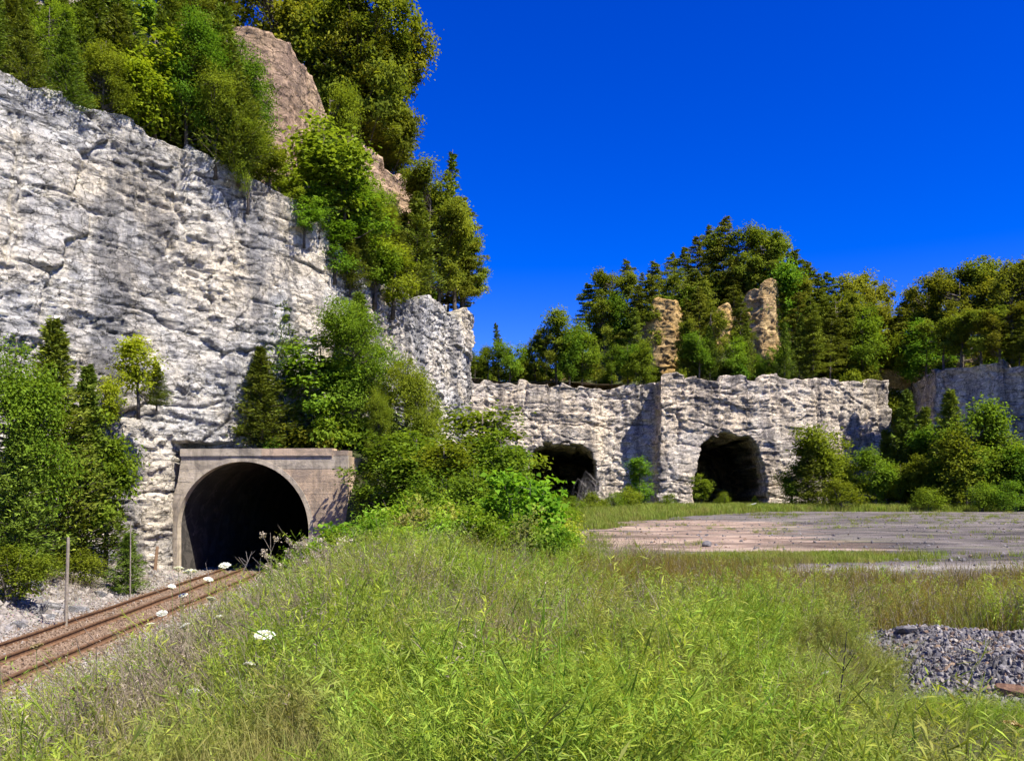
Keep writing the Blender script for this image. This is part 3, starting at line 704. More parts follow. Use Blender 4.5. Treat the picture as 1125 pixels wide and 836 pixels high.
def conifer(seed, H, rx, n_br, per, leaf, mat, layered=False, base=0.08, power=0.9, ratio=0.3, trunk_r=0.014):
    rng = np.random.default_rng(seed); rs = random.Random(seed); m = MB(); parts = []
    bend = Vector((rs.uniform(-.05, .05)*H, rs.uniform(-.05, .05)*H, 0))
    pts = [bend*(k/6)**2+Vector((0, 0, H*k/6)) for k in range(7)]; pts[0].z = -0.4
    m.tube(pts, [H*trunk_r*(1-.92*k/6) for k in range(7)], 7)
    for i in range(n_br):
        u = (i+rs.random())/n_br
        z = H*(base+(1-base)*u**(1.0 if not layered else 0.9)*0.97)
        if layered:
            env = rx*(0.28+0.72*math.sin(math.pi*min(1, max(0.02, (z/H-base*0.6)/(1-base*0.6)))**0.62))*rs.uniform(.35, 1.12)
            if z/H > 0.9: env *= 0.55
        else: env = rx*(1-(z/H))**power*rs.uniform(.6, 1.12)+0.05*rx
        az = i*2.39996+rs.uniform(-.5, .5); dr = Vector((math.cos(az), math.sin(az), 0))
        k = z/H*6; a = pts[min(5, int(k))].lerp(pts[min(5, int(k))+1], k-min(5, int(k)))
        rise = (rs.uniform(-.05, .22) if layered else rs.uniform(.15, .5))*env
        tip = a+dr*env+Vector((0, 0, rise))
        m.tube([a, a.lerp(tip, .5)+Vector((0, 0, -.04*env)), tip], [H*.0035, H*.0022, H*.0008], 3, False)
        n = int(per*rs.uniform(.6, 1.35)*(0.45+0.55*env/rx)); tt_ = rng.uniform(.22 if layered else .1, 1.05, n)
        sp = (0.25 if layered else 0.16)*(env*0.75+rx*0.25)
        side = np.array((-dr.y, dr.x, 0))
        w = rng.normal(size=n)*sp*(1.15-0.55*tt_); hgt = rng.normal(size=n)*sp*(0.15 if layered else 0.6)
        C = np.array(a)[None]+np.outer(tt_, np.array(tip-a))+np.outer(w, side)+np.outer(hgt-0.10*np.abs(w), (0, 0, 1))
        A = unit(np.array(dr)[None]+np.outer(w/(sp+1e-6)*0.6, side)+rng.normal(size=(n, 3))*.45+np.array((0, 0, -.1 if layered else .35)))
        Nn = unit(np.array((0, 0, 1.0 if layered else .5))+np.array(dr)*(.1 if layered else .5)+rng.normal(size=(n, 3))*.45)
        L = leaf*rng.uniform(.6, 1.35, n); t = np.clip(rs.uniform(.15, .8)+rng.normal(size=n)*.2+0.15*(tt_-.5), 0, 1)
        parts.append(leaves(C, A, Nn, L, L*ratio, t))
    return m.build('trunk', M['bark'], True), cloud('crown', parts, mat)

PROTO = {}
def proto(kind, variants): PROTO[kind] = variants
proto('oak', [broadleaf(s, 9.0, 3.1, 170, 120, 0.135, M['leaf_green'], base=0.12, shape=.5) for s in (1, 2, 3)])
proto('sapling', [broadleaf(s, 5.0, 1.3, 60, 70, 0.15, M['leaf_green'], base=0.08, shape=.7, clump=.24) for s in (4, 5)])
proto('yellow', [broadleaf(s, 4.0, 1.3, 45, 65, 0.15, M['leaf_yellow'], base=0.1, clump=.24) for s in (6, 7)])
proto('cedar', [conifer(s, 8.0, 1.9, 150, 95, 0.20, M['needle_dark']) for s in (8, 9, 10)])
proto('bush', [broadleaf(s, 2.4, 1.25, 60, 60, 0.10, M['leaf_green'], base=0.02, multi=True, trunk_r=.012, clump=.24) for s in (11, 12, 13)])
proto('bright', [broadleaf(s, 2.6, 1.35, 55, 32, 0.20, M['leaf_bright'], base=0.02, multi=True, ratio=.7, trunk_r=.012, clump=.24) for s in (14, 15)])
proto('pine', [conifer(s, 14.0, 3.7, 62, 230, 0.36, M['needle_olive'], layered=True, base=0.16, ratio=.34) for s in (16, 17, 18, 19)])
proto('farbroad', [broadleaf(s, 12.0, 4.0, 105, 110, 0.27, M['leaf_olive'], base=0.14, shape=.4, clump=.14, lob=(.8, .25, .42, .5)) for s in (20, 21, 22)])
proto('fargreen', [broadleaf(s, 7.0, 2.6, 100, 75, 0.22, M['leaf_green'], base=0.05, shape=.5, clump=.2) for s in (23, 24, 25)])
proto('farcedar', [conifer(s, 9.0, 2.3, 110, 80, 0.30, M['needle_dark']) for s in (26, 27)])
proto('spruce', [conifer(28, 12.0, 2.0, 75, 45, 0.42, M['needle_dark'], layered=False, power=.8)])
ORD = 'first second third fourth fifth sixth seventh eighth ninth tenth eleventh twelfth thirteenth fourteenth fifteenth sixteenth seventeenth eighteenth nineteenth twentieth'.split()
TENS = {2: 'twenty', 3: 'thirty', 4: 'forty', 5: 'fifty', 6: 'sixty', 7: 'seventy'}
TENTH = {2: 'twentieth', 3: 'thirtieth', 4: 'fortieth', 5: 'fiftieth', 6: 'sixtieth', 7: 'seventieth'}
def ordinal(i):
    i += 1
    if i <= 20: return ORD[i-1]
    return TENTH[i//10] if i % 10 == 0 else TENS[i//10]+'-'+ORD[i % 10-1]
NATH = {'oak': 9, 'sapling': 5, 'yellow': 4, 'cedar': 8, 'bush': 2.4, 'bright': 2.6, 'pine': 14, 'farbroad': 12, 'fargreen': 7, 'farcedar': 9, 'spruce': 12}
NAME = {'oak': 'broadleaf_tree', 'sapling': 'sapling', 'yellow': 'sapling', 'cedar': 'cedar_tree', 'bush': 'bush', 'bright': 'bush', 'pine': 'pine_tree',
        'farbroad': 'broadleaf_tree', 'fargreen': 'broadleaf_tree', 'farcedar': 'cedar_tree', 'spruce': 'spruce_tree'}
COUNT = {}
def plant(kind, x, y, z, h, label, cat=None, group=None, wide=1.0, tilt=(0, 0), rz=None, var=None):
    vs = PROTO[kind]; k = COUNT.get(kind, 0); COUNT[kind] = k+1
    tr, cr = vs[(k if var is None else var) % len(vs)]
    root = empty(NAME[kind], (x, y, z), random.uniform(0, 6.28) if rz is None else rz)
    s = h/NATH[kind]; root.scale = (s*wide, s*wide, s); root.rotation_euler[0] = tilt[0]; root.rotation_euler[1] = tilt[1]
    isb = kind in ('bush', 'bright')
    obj('stem' if isb else 'trunk', tr, root); obj('foliage' if isb else 'crown', cr, root)
    tag(root, label, cat or ('bush' if isb else 'tree'), group); return root
def hill_tree(kind, px, Y, py_top, label, group=None, wide=1.0, hmin=3, hmax=20, tilt=(0, 0), zb=None):
    x = PX(px, Y); z = top_z(x, Y) if zb is None else zb
    h = min(hmax, max(hmin, PZ(py_top, Y)-z)); return plant(kind, x, Y, z-0.2, h, label, None, group, wide, tilt)

# ---- trees on the rim and slopes of the tall cliff
ADJ = {'pine': 'olive pine', 'farbroad': 'olive broadleaf tree', 'fargreen': 'green broadleaf tree', 'farcedar': 'far dark cedar', 'cedar': 'dark cedar', 'oak': 'green broadleaf tree', 'spruce': 'narrow spruce', 'sapling': 'green sapling', 'yellow': 'yellow-green sapling'}
def rim_place(line, close, px, d, ylo=30, yhi=240):
    """where the line of sight through px first stands d metres inside the rim; slides left where it never does"""
    while True:
        Y = np.arange(ylo, yhi, 0.2); X = (px-IW/2)/FPX*Y; k = inside(line+close, X, Y) & (poly_dist(line, X, Y) >= d)
        if k.any(): return px, float(Y[int(np.argmax(k))])
        px -= 2
RIMS = {'left': (LEFT, [(-34, 140), (-130, 140), (-130, 24)], rim_left), 'back': (BACK, [(150, 60), (150, 300), (-34, 300)], rim_back)}
def row(specs, where, group, rim=None):
    """specs: (kind, px, depth or metres behind the rim, py_top, wide); labelled from left to right as seen"""
    specs = sorted(specs, key=lambda s: s[1]); n = {}
    for kind, px, Y, pyt, wide in specs:
        zb = None
        if rim:
            d = Y; ln, cl_, rf = RIMS[rim]; px, Y = rim_place(ln, cl_, px, d, 30 if rim == 'left' else 100, 99 if rim == 'left' else 240)
            if d < 0.5: zb = rf(PX(px, Y), Y)-2.4
            elif d < 1.7 or top_z(PX(px, Y), Y) < 15: zb = rf(PX(px, Y), Y)-0.6
        i = n.get(kind, 0); n[kind] = i+1
        hill_tree(kind, px, Y, pyt, f'{ADJ[kind]}, {ordinal(i)} from the left {where}', group, wide, zb=zb)
rim_trees = [('cedar', -12, 2.2, -25, 1.3), ('cedar', 10, 3.4, -20, 1.4), ('cedar', 30, 1.2, 10, 1.4), ('oak', 52, 3.2, -5, .9), ('cedar', 72, 1.0, 18, 1.4), ('cedar', 95, 3.2, 0, 1.4), ('oak', 112, 1.0, 30, .9), ('cedar', 132, 3.0, 0, 1.4),
             ('yellow', 152, 1.0, 62, 1.2), ('yellow', 168, 2.0, 30, 1.3), ('cedar', 186, 3.4, -10, 1.4), ('oak', 205, 1.0, 20, .9), ('cedar', 222, 3.0, 10, 1.5), ('oak', 236, .6, 48, .9), ('cedar', 250, 1.0, 40, 1.5), ('cedar', 262, .6, 82, 1.5), ('oak', 272, .4, 118, .8), ('cedar', 232, 4.2, 0, 1.4), ('cedar', 246, 4.0, 30, 1.3), ('oak', 258, 4.4, 22, .75),
             ('sapling', 296, .8, 150, 1.5), ('sapling', 318, 1.2, 188, 1.5), ('oak', 362, 3.0, 92, .65), ('sapling', 360, 1.0, 128, 1.6), ('sapling', 376, 1.0, 165, 1.5), ('oak', 388, 1.2, 180, .8), ('sapling', 402, 1.0, 215, 1.6), ('oak', 412, 2.0, 195, .8), ('cedar', 395, .8, 235, 1.5), ('sapling', 350, .6, 200, 1.6), ('oak', 420, 1.0, 225, .7),
             ('sapling', 334, .3, 215, 1.7), ('sapling', 368, .3, 238, 1.7), ('cedar', 384, .3, 250, 1.7), ('sapling', 412, .3, 262, 1.7), ('sapling', 432, .3, 262, 1.7), ('cedar', 440, 1.0, 240, 1.4), ('cedar', 100, 5.2, -25, 1.5), ('cedar', 62, 5.4, -30, 1.5), ('cedar', 24, 5.6, -40, 1.5), ('cedar', 140, 5.2, -25, 1.5),
             ('farcedar', 458, 2.4, 205, 1.2), ('farbroad', 472, 2.6, 182, .9), ('spruce', 491, 3.0, 165, 1.0), ('farbroad', 500, 1.5, 205, .95), ('pine', 514, 1.4, 212, .9), ('farbroad', 482, 1.4, 225, .9), ('pine', 522, 1.6, 245, .9), ('farbroad', 510, 1.2, 250, .9)]
row(rim_trees, 'on the tall cliff rim', 'trees along the rim of the tall cliff', 'left')
up_trees = [('pine', -30, 9.5, -140, .9), ('pine', 5, 8.8, -130, .9), ('pine', 40, 9.5, -120, .9), ('farbroad', 75, 9, -110, .9), ('pine', 110, 9.5, -110, .9), ('fargreen', 145, 9.0, -90, 1.2), ('pine', 175, 9.5, -90, .9), ('farbroad', 205, 9.5, -80, .9), ('pine', 235, 9.6, -70, .9),
            ('farbroad', 378, 11.5, -60, .9), ('pine', 384, 10.0, -40, .9), ('pine', 392, 9.5, -25, .9), ('farbroad', 396, 9.5, -10, .9), ('pine', 408, 9.5, 5, .9), ('farbroad', 422, 9.5, 20, .8), ('pine', 432, 9.5, 35, .9), ('farbroad', 442, 9.5, 52, .8),
            ('pine', 452, 9.5, 58, .9), ('farbroad', 458, 9.0, 80, .75), ('pine', 462, 8.0, 105, .8), ('pine', 395, 15, -50, 1.0), ('farbroad', 412, 14, -5, .9), ('pine', 345, 22, -60, 1.0), ('farbroad', 362, 18, -50, .9), ('pine', 215, 9, -60, .9), ('pine', 130, 8.5, -60, .9), ('pine', 90, 8.5, -60, .9), ('pine', 430, 13, 30, .9)]
row(up_trees, 'above the brown upper band', 'trees on the slope above the tall cliff', 'left')

# ---- trees along the bench and knoll above the far wall
rs = random.Random(5)
far = []
for px, pt, kd in [(522, 385, 'fargreen'), (536, 378, 'fargreen'), (548, 352, 'spruce'), (560, 370, 'fargreen'), (575, 378, 'fargreen'), (588, 368, 'farbroad'), (600, 360, 'farbroad'), (611, 340, 'fargreen'),
                   (626, 355, 'fargreen'), (640, 355, 'fargreen'), (655, 372, 'farcedar'), (672, 378, 'fargreen'), (690, 375, 'fargreen'), (702, 378, 'fargreen'), (722, 402, 'fargreen'), (756, 365, 'farcedar'), (768, 362, 'fargreen'), (780, 355, 'farcedar'),
                   (806, 370, 'fargreen'), (818, 352, 'farcedar'), (836, 388, 'fargreen'), (854, 376, 'fargreen'), (862, 352, 'farcedar'), (878, 345, 'farcedar'), (893, 340, 'pine'), (912, 335, 'pine'), (930, 332, 'pine'), (948, 338, 'fargreen'), (962, 345, 'pine'), (978, 350, 'pine')]:
    far.append((kd, px, rs.uniform(3.5, 6.5) if px > 720 else rs.uniform(1.4, 4.0), pt, rs.uniform(.85, 1.1)))
far += [(kd, px, rs.uniform(6.5, 9), pt, .75) for kd, px, pt in (('pine', 757, 325), ('pine', 769, 312), ('farbroad', 782, 335), ('pine', 813, 322), ('pine', 876, 318), ('pine', 698, 335), ('pine', 890, 322), ('farbroad', 756, 350))]
row(far, 'on the far bench', 'trees on the bench above the mine openings', 'back')
kn = []
for px, pt in [(648, 308), (660, 296), (676, 292), (690, 282), (706, 298), (722, 284), (738, 275), (752, 268), (766, 256), (780, 244), (794, 236), (808, 246), (823, 258), (838, 250), (852, 254), (868, 250), (882, 256), (897, 268), (912, 284), (928, 300)]:
    kn.append((rs.choice(['pine', 'pine', 'pine', 'farbroad']), px, 160+rs.uniform(-5, 7), pt, rs.uniform(.8, 1.05)))
for px, pt in [(665, 330), (685, 322), (700, 312), (712, 330), (752, 300), (762, 292), (774, 300), (786, 285), (806, 290), (812, 318), (818, 300), (862, 300), (845, 268), (830, 272), (716, 300), (748, 312), (790, 312), (870, 300), (885, 305), (902, 312), (920, 318), (856, 290), (938, 322), (955, 330), (972, 330), (988, 335)]:
    kn.append((rs.choice(['pine', 'farbroad', 'pine', 'fargreen']), px, 153+rs.uniform(-2, 3), pt, rs.uniform(.8, 1.05)))
row(kn, 'on the far knoll', 'trees on the knoll above the far bench')
hill_tree('farbroad', 952, 162, 272, 'lone open-crowned broadleaf tree standing against the sky on the knoll', None, .8)
rt = []
for px, pt in [(990, 338), (1006, 330), (1022, 312), (1040, 300), (1058, 290), (1076, 280), (1094, 278), (1112, 284), (1130, 290), (1150, 290), (1175, 285), (1200, 290), (1230, 285)]:
    rt.append((rs.choice(['farbroad', 'farbroad', 'farbroad', 'pine']), px, rs.uniform(9, 15), pt, rs.uniform(.85, 1.05)))
for px, pt in [(1002, 355), (1018, 352), (1036, 345), (1056, 338), (1078, 340), (1098, 335), (1120, 345), (1140, 345), (1170, 340), (1200, 340)]:
    rt.append((rs.choice(['pine', 'farbroad', 'fargreen']), px, rs.uniform(.6, 2.5), pt, rs.uniform(1.0, 1.25)))
row(rt, 'above the shaded wall', 'trees above the shaded quarry wall', 'back')

# ---- trees and bushes at the foot of the tall cliff and round the portal
P = plant
def foot(kind, px, py_b, Y, py_t, label, wide=1.0, group=None, tilt=(0, 0), z=None, var=None):
    x = PX(px, Y); zb = top_z(x, Y) if z is None else z
    h = max(0.8, PZ(py_t, Y)-zb); return plant(kind, x, Y, zb-0.1, h, label, None, group, wide, tilt, None, var)
foot('cedar', 58, 620, 41, 345, 'tall loose cedar against the cliff left of the tunnel', 1.1)
foot('oak', 8, 600, 38, 345, 'green tree cut by the left edge of the picture', .8)
foot('cedar', 94, 600, 42.5, 395, 'second tall cedar standing close behind the wooden post', 1.0)
foot('cedar', 14, 620, 37, 450, 'low feathery cedar at the foot of the tall cliff', 1.3)
foot('sapling', 116, 620, 43, 450, 'slim sapling between the cedars and the tunnel portal', .8)
foot('cedar', 140, 650, 41, 582, 'small round cedar bush beside the track near the portal', 1.7)
foot('bush', 6, 655, 33, 600, 'scrubby bush cut by the left edge of the picture', 1.5)
foot('bush', 48, 645, 37.5, 604, 'small scrub behind the grey boulders', 1.5)
foot('bush', 26, 650, 36, 596, 'pale scrubby bush on the rubble beside the track', 1.5)
foot('bush', 92, 640, 40, 602, 'olive scrub at the base of the tall cedars', 1.4)
def ledge(kind, px, py_b, Y, py_t, label, wide=1.0): return foot(kind, px, py_b, Y, py_t, label, wide, None, (0, 0), PZ(py_b, Y))
ledge('yellow', 152, 452, 46.4, 365, 'yellow-green sapling growing from a ledge of the tall cliff', 1.2)
ledge('cedar', 172, 447, 47.4, 395, 'small dull cedar on the cliff ledge by the yellow-green sapling', 1.5)
ledge('yellow', 122, 470, 44.4, 400, 'thin yellow-green shoots low on the tall cliff', .9)
foot('cedar', 312, 492, 56.5, 304, 'tall dark cedar above the tunnel portal', 1.1)
foot('cedar', 288, 495, 54.2, 378, 'bushy cedar hanging over the portal coping', 1.6)
foot('sapling', 262, 495, 55.0, 440, 'small green sapling on the shelf left of the bushy cedar', 1.2)
foot('cedar', 395, 480, 60, 318, 'dark cedar behind the big leafy tree', 1.2)
foot('oak', 390, 560, 55, 335, 'big leafy tree beside the right corner of the portal', .95, var=0)
foot('oak', 444, 560, 53.5, 375, 'leafy tree in front of the receding cliff', .8, var=1)
foot('sapling', 352, 492, 55.5, 372, 'leafy sapling behind the portal coping', 1.7)
foot('oak', 472, 560, 54, 440, 'lower leafy tree right of the big one', .85, var=2)
foot('bush', 408, 580, 52, 520, 'dark bush against the portal right side', 1.4)
foot('sapling', 528, 560, 42, 442, 'young tree in front of the far wall beside the left mine opening', 1.6)
foot('sapling', 500, 570, 46, 478, 'olive young tree between the cliff foot and the far wall', 1.3)
foot('bright', 578, 600, 24, 518, 'bright green big-leaved bush standing out of the weeds', 1.0)
foot('bright', 606, 600, 23, 572, 'low bright bush at the edge of the gravel yard', 1.1)
foot('bright', 550, 590, 26, 540, 'bright bush left of the big-leaved one', 1.0)
foot('oak', 415, 580, 51.5, 430, 'leafy tree on the earth slope right of the portal', .6)
foot('sapling', 430, 580, 49, 470, 'green sapling on the slope right of the portal', 1.7)
foot('bush', 398, 580, 50.6, 535, 'bush at the right corner of the portal', 1.6)
foot('bush', 425, 580, 47.5, 545, 'bush on the lower slope right of the portal', 1.5)
foot('sapling', 462, 580, 46, 470, 'sapling in front of the lower leafy tree', 1.7)
foot('sapling', 488, 580, 38, 480, 'leafy sapling behind the rounded green bush', 1.7)
foot('sapling', 552, 580, 38, 470, 'light green sapling left of the left mine opening', 1.3)
foot('bush', 515, 580, 30, 505, 'rounded green bush amid the weeds', 1.1)
foot('bush', 478, 580, 31, 515, 'green bush in front of the lower leafy tree', 1.2)
foot('bush', 445, 580, 28, 540, 'leafy bush on the crest of the weedy bank', 1.3)
foot('bush', 606, 565, 48, 540, 'grey-green bush before the left mine opening', 1.1)
foot('bush', 545, 580, 40, 490, 'loose bush below the young tree', 1.2)
foot('bright', 400, 590, 24, 572, 'low bramble on the bank right of the portal', 1.9)
foot('bright', 500, 590, 22, 566, 'bramble on the crest of the weedy bank', 1.9)
foot('bright', 455, 590, 21, 575, 'second bramble on the crest of the weedy bank', 1.9)
# far shrubs along the foot of the quarry wall
shr = [('bush', 650, 100, 538, 1.5), ('bush', 675, 105, 540, 1.6), ('sapling', 702, 118, 500, 1.3), ('bush', 690, 108, 535, 1.5), ('bush', 735, 122, 540, 1.3), ('sapling', 770, 124, 520, 1.5), ('bush', 795, 124, 540, 1.2), ('bush', 630, 92, 545, 1.6),
       ('bush', 830, 126, 545, .8), ('fargreen', 870, 122, 505, 1.1), ('fargreen', 905, 122, 462, 1.15), ('farcedar', 888, 120, 490, 1.4), ('fargreen', 935, 122, 500, 1.2), ('bush', 922, 110, 522, 1.4), ('fargreen', 962, 120, 492, 1.1),
       ('fargreen', 990, 120, 505, 1.1), ('fargreen', 1012, 118, 502, 1.2), ('fargreen', 1040, 118, 498, 1.1), ('fargreen', 1068, 113, 440, .95), ('fargreen', 1062, 111, 475, 1.15), ('fargreen', 1100, 111, 485, 1.2), ('fargreen', 1128, 109, 490, 1.2), ('fargreen', 1160, 108, 488, 1.2), ('fargreen', 1190, 106, 495, 1.2), ('farcedar', 1042, 119, 425, 1.1), ('farcedar', 996, 126, 425, 1.0), ('farcedar', 1012, 125, 445, 1.1), ('fargreen', 1028, 123, 470, 1.1), ('farcedar', 1086, 116, 450, 1.0), ('fargreen', 1112, 113, 470, 1.2), ('farcedar', 976, 128, 470, 1.2), ('bush', 1105, 105, 525, 1.5), ('bush', 1080, 105, 530, 1.4), ('bush', 1020, 108, 535, 1.5)]
shr.sort(key=lambda s: s[1]); cn = {}
for kd, px, Y, pt, wd in shr:
    i = cn.get(kd, 0); cn[kd] = i+1
    foot(kd, px, 0, Y, pt, f"{ {'bush': 'rounded shrub', 'sapling': 'young tree', 'fargreen': 'leafy small tree', 'farcedar': 'dark cedar'}[kd] }, {ordinal(i)} from the left along the far wall foot", wd, 'shrubs along the foot of the far wall')

# ------------------------------------------------------------------ scattered masses (instanced on points)
HIDDEN = {}
def scatter(name, meshes, pos, rot, scl, label, cat, pick=None):
    col = bpy.data.collections.new(name+'_source')
    for i, m_ in enumerate(meshes):
        col.objects.link(bpy.data.objects.new(f'{name}_source_{i}', m_))
    me = bpy.data.meshes.new(name); n = len(pos)
    me.vertices.add(n); me.vertices.foreach_set('co', np.asarray(pos, np.float32).ravel())
    a = me.attributes.new('rot', 'FLOAT_VECTOR', 'POINT'); a.data.foreach_set('vector', np.asarray(rot, np.float32).ravel())
    a = me.attributes.new('scl', 'FLOAT_VECTOR', 'POINT'); a.data.foreach_set('vector', np.asarray(scl, np.float32).ravel())
    a = me.attributes.new('pick', 'INT', 'POINT'); a.data.foreach_set('value', (RNG.integers(0, len(meshes), n) if pick is None else pick).astype(np.int32))
    o = obj(name, me); tag(o, label, cat, None, 'stuff')
    g = bpy.data.node_groups.new(name+'_scatter', 'GeometryNodeTree')
    g.interface.new_socket('Geometry', in_out='INPUT', socket_type='NodeSocketGeometry'); g.interface.new_socket('Geometry', in_out='OUTPUT', socket_type='NodeSocketGeometry')
    gi = g.nodes.new('NodeGroupInput'); go = g.nodes.new('NodeGroupOutput'); ip = g.nodes.new('GeometryNodeInstanceOnPoints')
    ci = g.nodes.new('GeometryNodeCollectionInfo'); ci.inputs['Collection'].default_value = col; ci.inputs['Separate Children'].default_value = True; ci.inputs['Reset Children'].default_value = True
    def na(nm, ty):
        q = g.nodes.new('GeometryNodeInputNamedAttribute'); q.data_type = ty; q.inputs['Name'].default_value = nm; return q.outputs['Attribute']
    er = g.nodes.new('FunctionNodeEulerToRotation'); g.links.new(na('rot', 'FLOAT_VECTOR'), er.inputs[0])
    ip.inputs['Pick Instance'].default_value = True
    g.links.new(gi.outputs[0], ip.inputs['Points']); g.links.new(ci.outputs[0], ip.inputs['Instance']); g.links.new(na('pick', 'INT'), ip.inputs['Instance Index'])
    g.links.new(er.outputs[0], ip.inputs['Rotation']); g.links.new(na('scl', 'FLOAT_VECTOR'), ip.inputs['Scale']); g.links.new(ip.outputs[0], go.inputs[0])
    md = o.modifiers.new('scatter', 'NODES'); md.node_group = g
    return o
def weed_mesh(seed, mat, stems=5, H=0.75, nl=34, leaf=0.075, ratio=0.2, spread=0.16, up=0.5):
    rng = np.random.default_rng(seed); parts = []
    for s in range(stems):
        b = np.array([rng.normal()*spread*.5, rng.normal()*spread*.5, 0]); h = H*rng.uniform(.6, 1.1)
        tip = b+np.array([rng.normal()*spread*1.3, rng.normal()*spread*1.3, h])
        k = 6; ts = np.linspace(0, 1, k+1); P_ = b+np.outer(ts, tip-b)+np.outer(ts**2, rng.normal(size=3)*np.array([.08, .08, 0]))
        C = (P_[1:]+P_[:-1])/2; A = P_[1:]-P_[:-1]; L = np.linalg.norm(A, axis=1)*1.1
        for rot in (0, 1):
            Nn = np.tile(np.array([1, 0, 0.]) if rot else np.array([0, 1, 0.]), (k, 1)); parts.append(leaves(C, A, Nn, L, np.full(k, .006), np.full(k, .35), 0))
        t = rng.uniform(.15, 1, nl)**.8; C = b+np.outer(t, tip-b); az = rng.uniform(0, 6.28, nl)
        d = np.stack([np.cos(az), np.sin(az), rng.uniform(.0, 1.0, nl)*up*2], 1); d = unit(d); L = leaf*rng.uniform(.6, 1.4, nl)*(1.25-.5*t)
        C = C+d*L[:, None]*.55; Nn = unit(np.array([0, 0, 1.])-d*d[:, 2:3]+rng.normal(size=(nl, 3))*.3)
        parts.append(leaves(C, d, Nn, L, L*ratio, np.clip(.5+rng.normal(size=nl)*.25+.25*(t-.5), 0, 1), .1))
    return cloud('weed', parts, mat)
def grass_mesh(seed, mat, blades=26, H=0.5, w=0.008, spread=0.12, bend=0.35):
    rng = np.random.default_rng(seed); V = []; F = []; T = []
    for i in range(blades):
        az = rng.uniform(0, 6.28); b = np.array([rng.normal()*spread, rng.normal()*spread, 0]); h = H*rng.uniform(.5, 1.15); bd = bend*h*rng.uniform(.2, 1.4)
        d = np.array([math.cos(az), math.sin(az), 0]); s = np.array([-d[1], d[0], 0])*w; o = len(V); t = rng.uniform(.1, .95)
        for k, u in enumerate((0, .45, .8, 1)):
            c = b+d*bd*u*u+np.array([0, 0, h*(u-.12*u*u)]); ww = s*(1-.85*u)
            V += [c-ww, c+ww]; T += [t, t]
        for k in range(3): F.append([o+2*k, o+2*k+1, o+2*k+3, o+2*k+2])
    return mesh_np('grass', np.array(V), np.array(F), mat, False, {'tint': np.array(T)})
def stone_mesh(seed, mat, sub=1):
    import bmesh
    bm = bmesh.new(); bmesh.ops.create_icosphere(bm, subdivisions=sub, radius=1.0); r = random.Random(seed)
    ax = [Vector((r.gauss(0, 1), r.gauss(0, 1), r.gauss(0, 1))).normalized() for _ in range(9)]; dd = [r.uniform(.45, .85) for _ in ax]
    for v in bm.verts:
        for a, d in zip(ax, dd):
            q = v.co.dot(a)
            if q > d: v.co -= a*(q-d)
        v.co.x *= 1.25; v.co.z *= .7
    me = bpy.data.meshes.new('stone'); bm.to_mesh(me); bm.free(); me.materials.append(mat); return me
def cand(n, ylo, yhi, rng, pw=1.0, xlo=-0.66, xhi=0.66):
    """candidate points in the part of the ground the place shows, denser towards the viewer's bank"""
    y = ylo*(yhi/ylo)**(rng.random(n)**pw); x = y*rng.uniform(xlo, xhi, n); return x, y
def put(x, y, keep, dz=0.0):
    x, y = x[keep], y[keep]; return np.stack([x, y, gz(x, y)+dz], 1)
def rots(n, lean, rng): return np.stack([rng.normal(size=n)*lean, rng.normal(size=n)*lean, rng.uniform(0, 6.28, n)], 1)
def scls(n, lo, hi, rng):
    s = rng.uniform(lo, hi, n); return np.stack([s, s, s*rng.uniform(.8, 1.2, n)], 1)
HEAP = (6.5, 9.2)
def heap_d(x, y): return 1-(np.abs((x-HEAP[0])/2.5)**3.5+np.abs((y-HEAP[1])/2.6)**3.5)**(1/3.5)+0.14*fbm(x*1.1, y*1.1, 61)
rng = np.random.default_rng(3)
def bank(x, y): t = x-xc(y); return sst(2.3, 5.2, t+1.0*fbm(x*.4, y*.4, 71))*(yard_d(x, y) < 0.2)*(heap_d(x, y) < 0)
# green weeds
x, y = cand(36000, 3.6, 46, rng)
cn_ = fbm(x*1.15, y*1.15, 74, 3)
dn = bank(x, y)*np.clip(.7+.9*fbm(x*.35, y*.35, 72), .15, 1)*sst(-.38, .12, cn_)*sst(30, 12, y+np.clip(x, 0, 9)*.9+0*y)**.6
keep = rng.random(len(x)) < dn*1.1
pos = put(x, y, keep, -.03); n = len(pos)
weeds = [weed_mesh(s, M['weed'], 6, .64, 44, .055, .12, .22) for s in (1, 2, 3)]+[weed_mesh(s, M['weed'], 6, .6, 36, .07, .12, .22) for s in (5, 6)]
s = scls(n, .6, 1.2, rng); s *= (np.clip(.85+1.1*fbm(pos[:, 0]*1.15, pos[:, 1]*1.15, 74, 3)+.25*rng.normal(size=n), .4, 1.5)*(1-.78*sst(1.8, 3.3, pos[:, 0])*sst(12, 8, pos[:, 1])))[:, None]
scatter('weeds', weeds, pos, rots(n, .16, rng), s, 'yellow-green leafy weeds covering the foreground bank', 'weeds')
# grass among the weeds
x, y = cand(26000, 3.4, 50, rng); keep = rng.random(len(x)) < bank(x, y)*np.clip(.34+.5*fbm(x*.8, y*.8, 78), .1, .7)
pos = put(x, y, keep, -.02); n = len(pos)
gm = [grass_mesh(s, M['grass_green'], 26, .6, .004, .15, .6) for s in (1, 2, 3)]
scatter('grass', gm, pos, rots(n, .15, rng), scls(n, .6, 1.15, rng)*(1-.7*sst(1.8, 3.3, pos[:, 0])*sst(12, 8, pos[:, 1]))[:, None], 'green grass growing between the foreground weeds', 'grass')
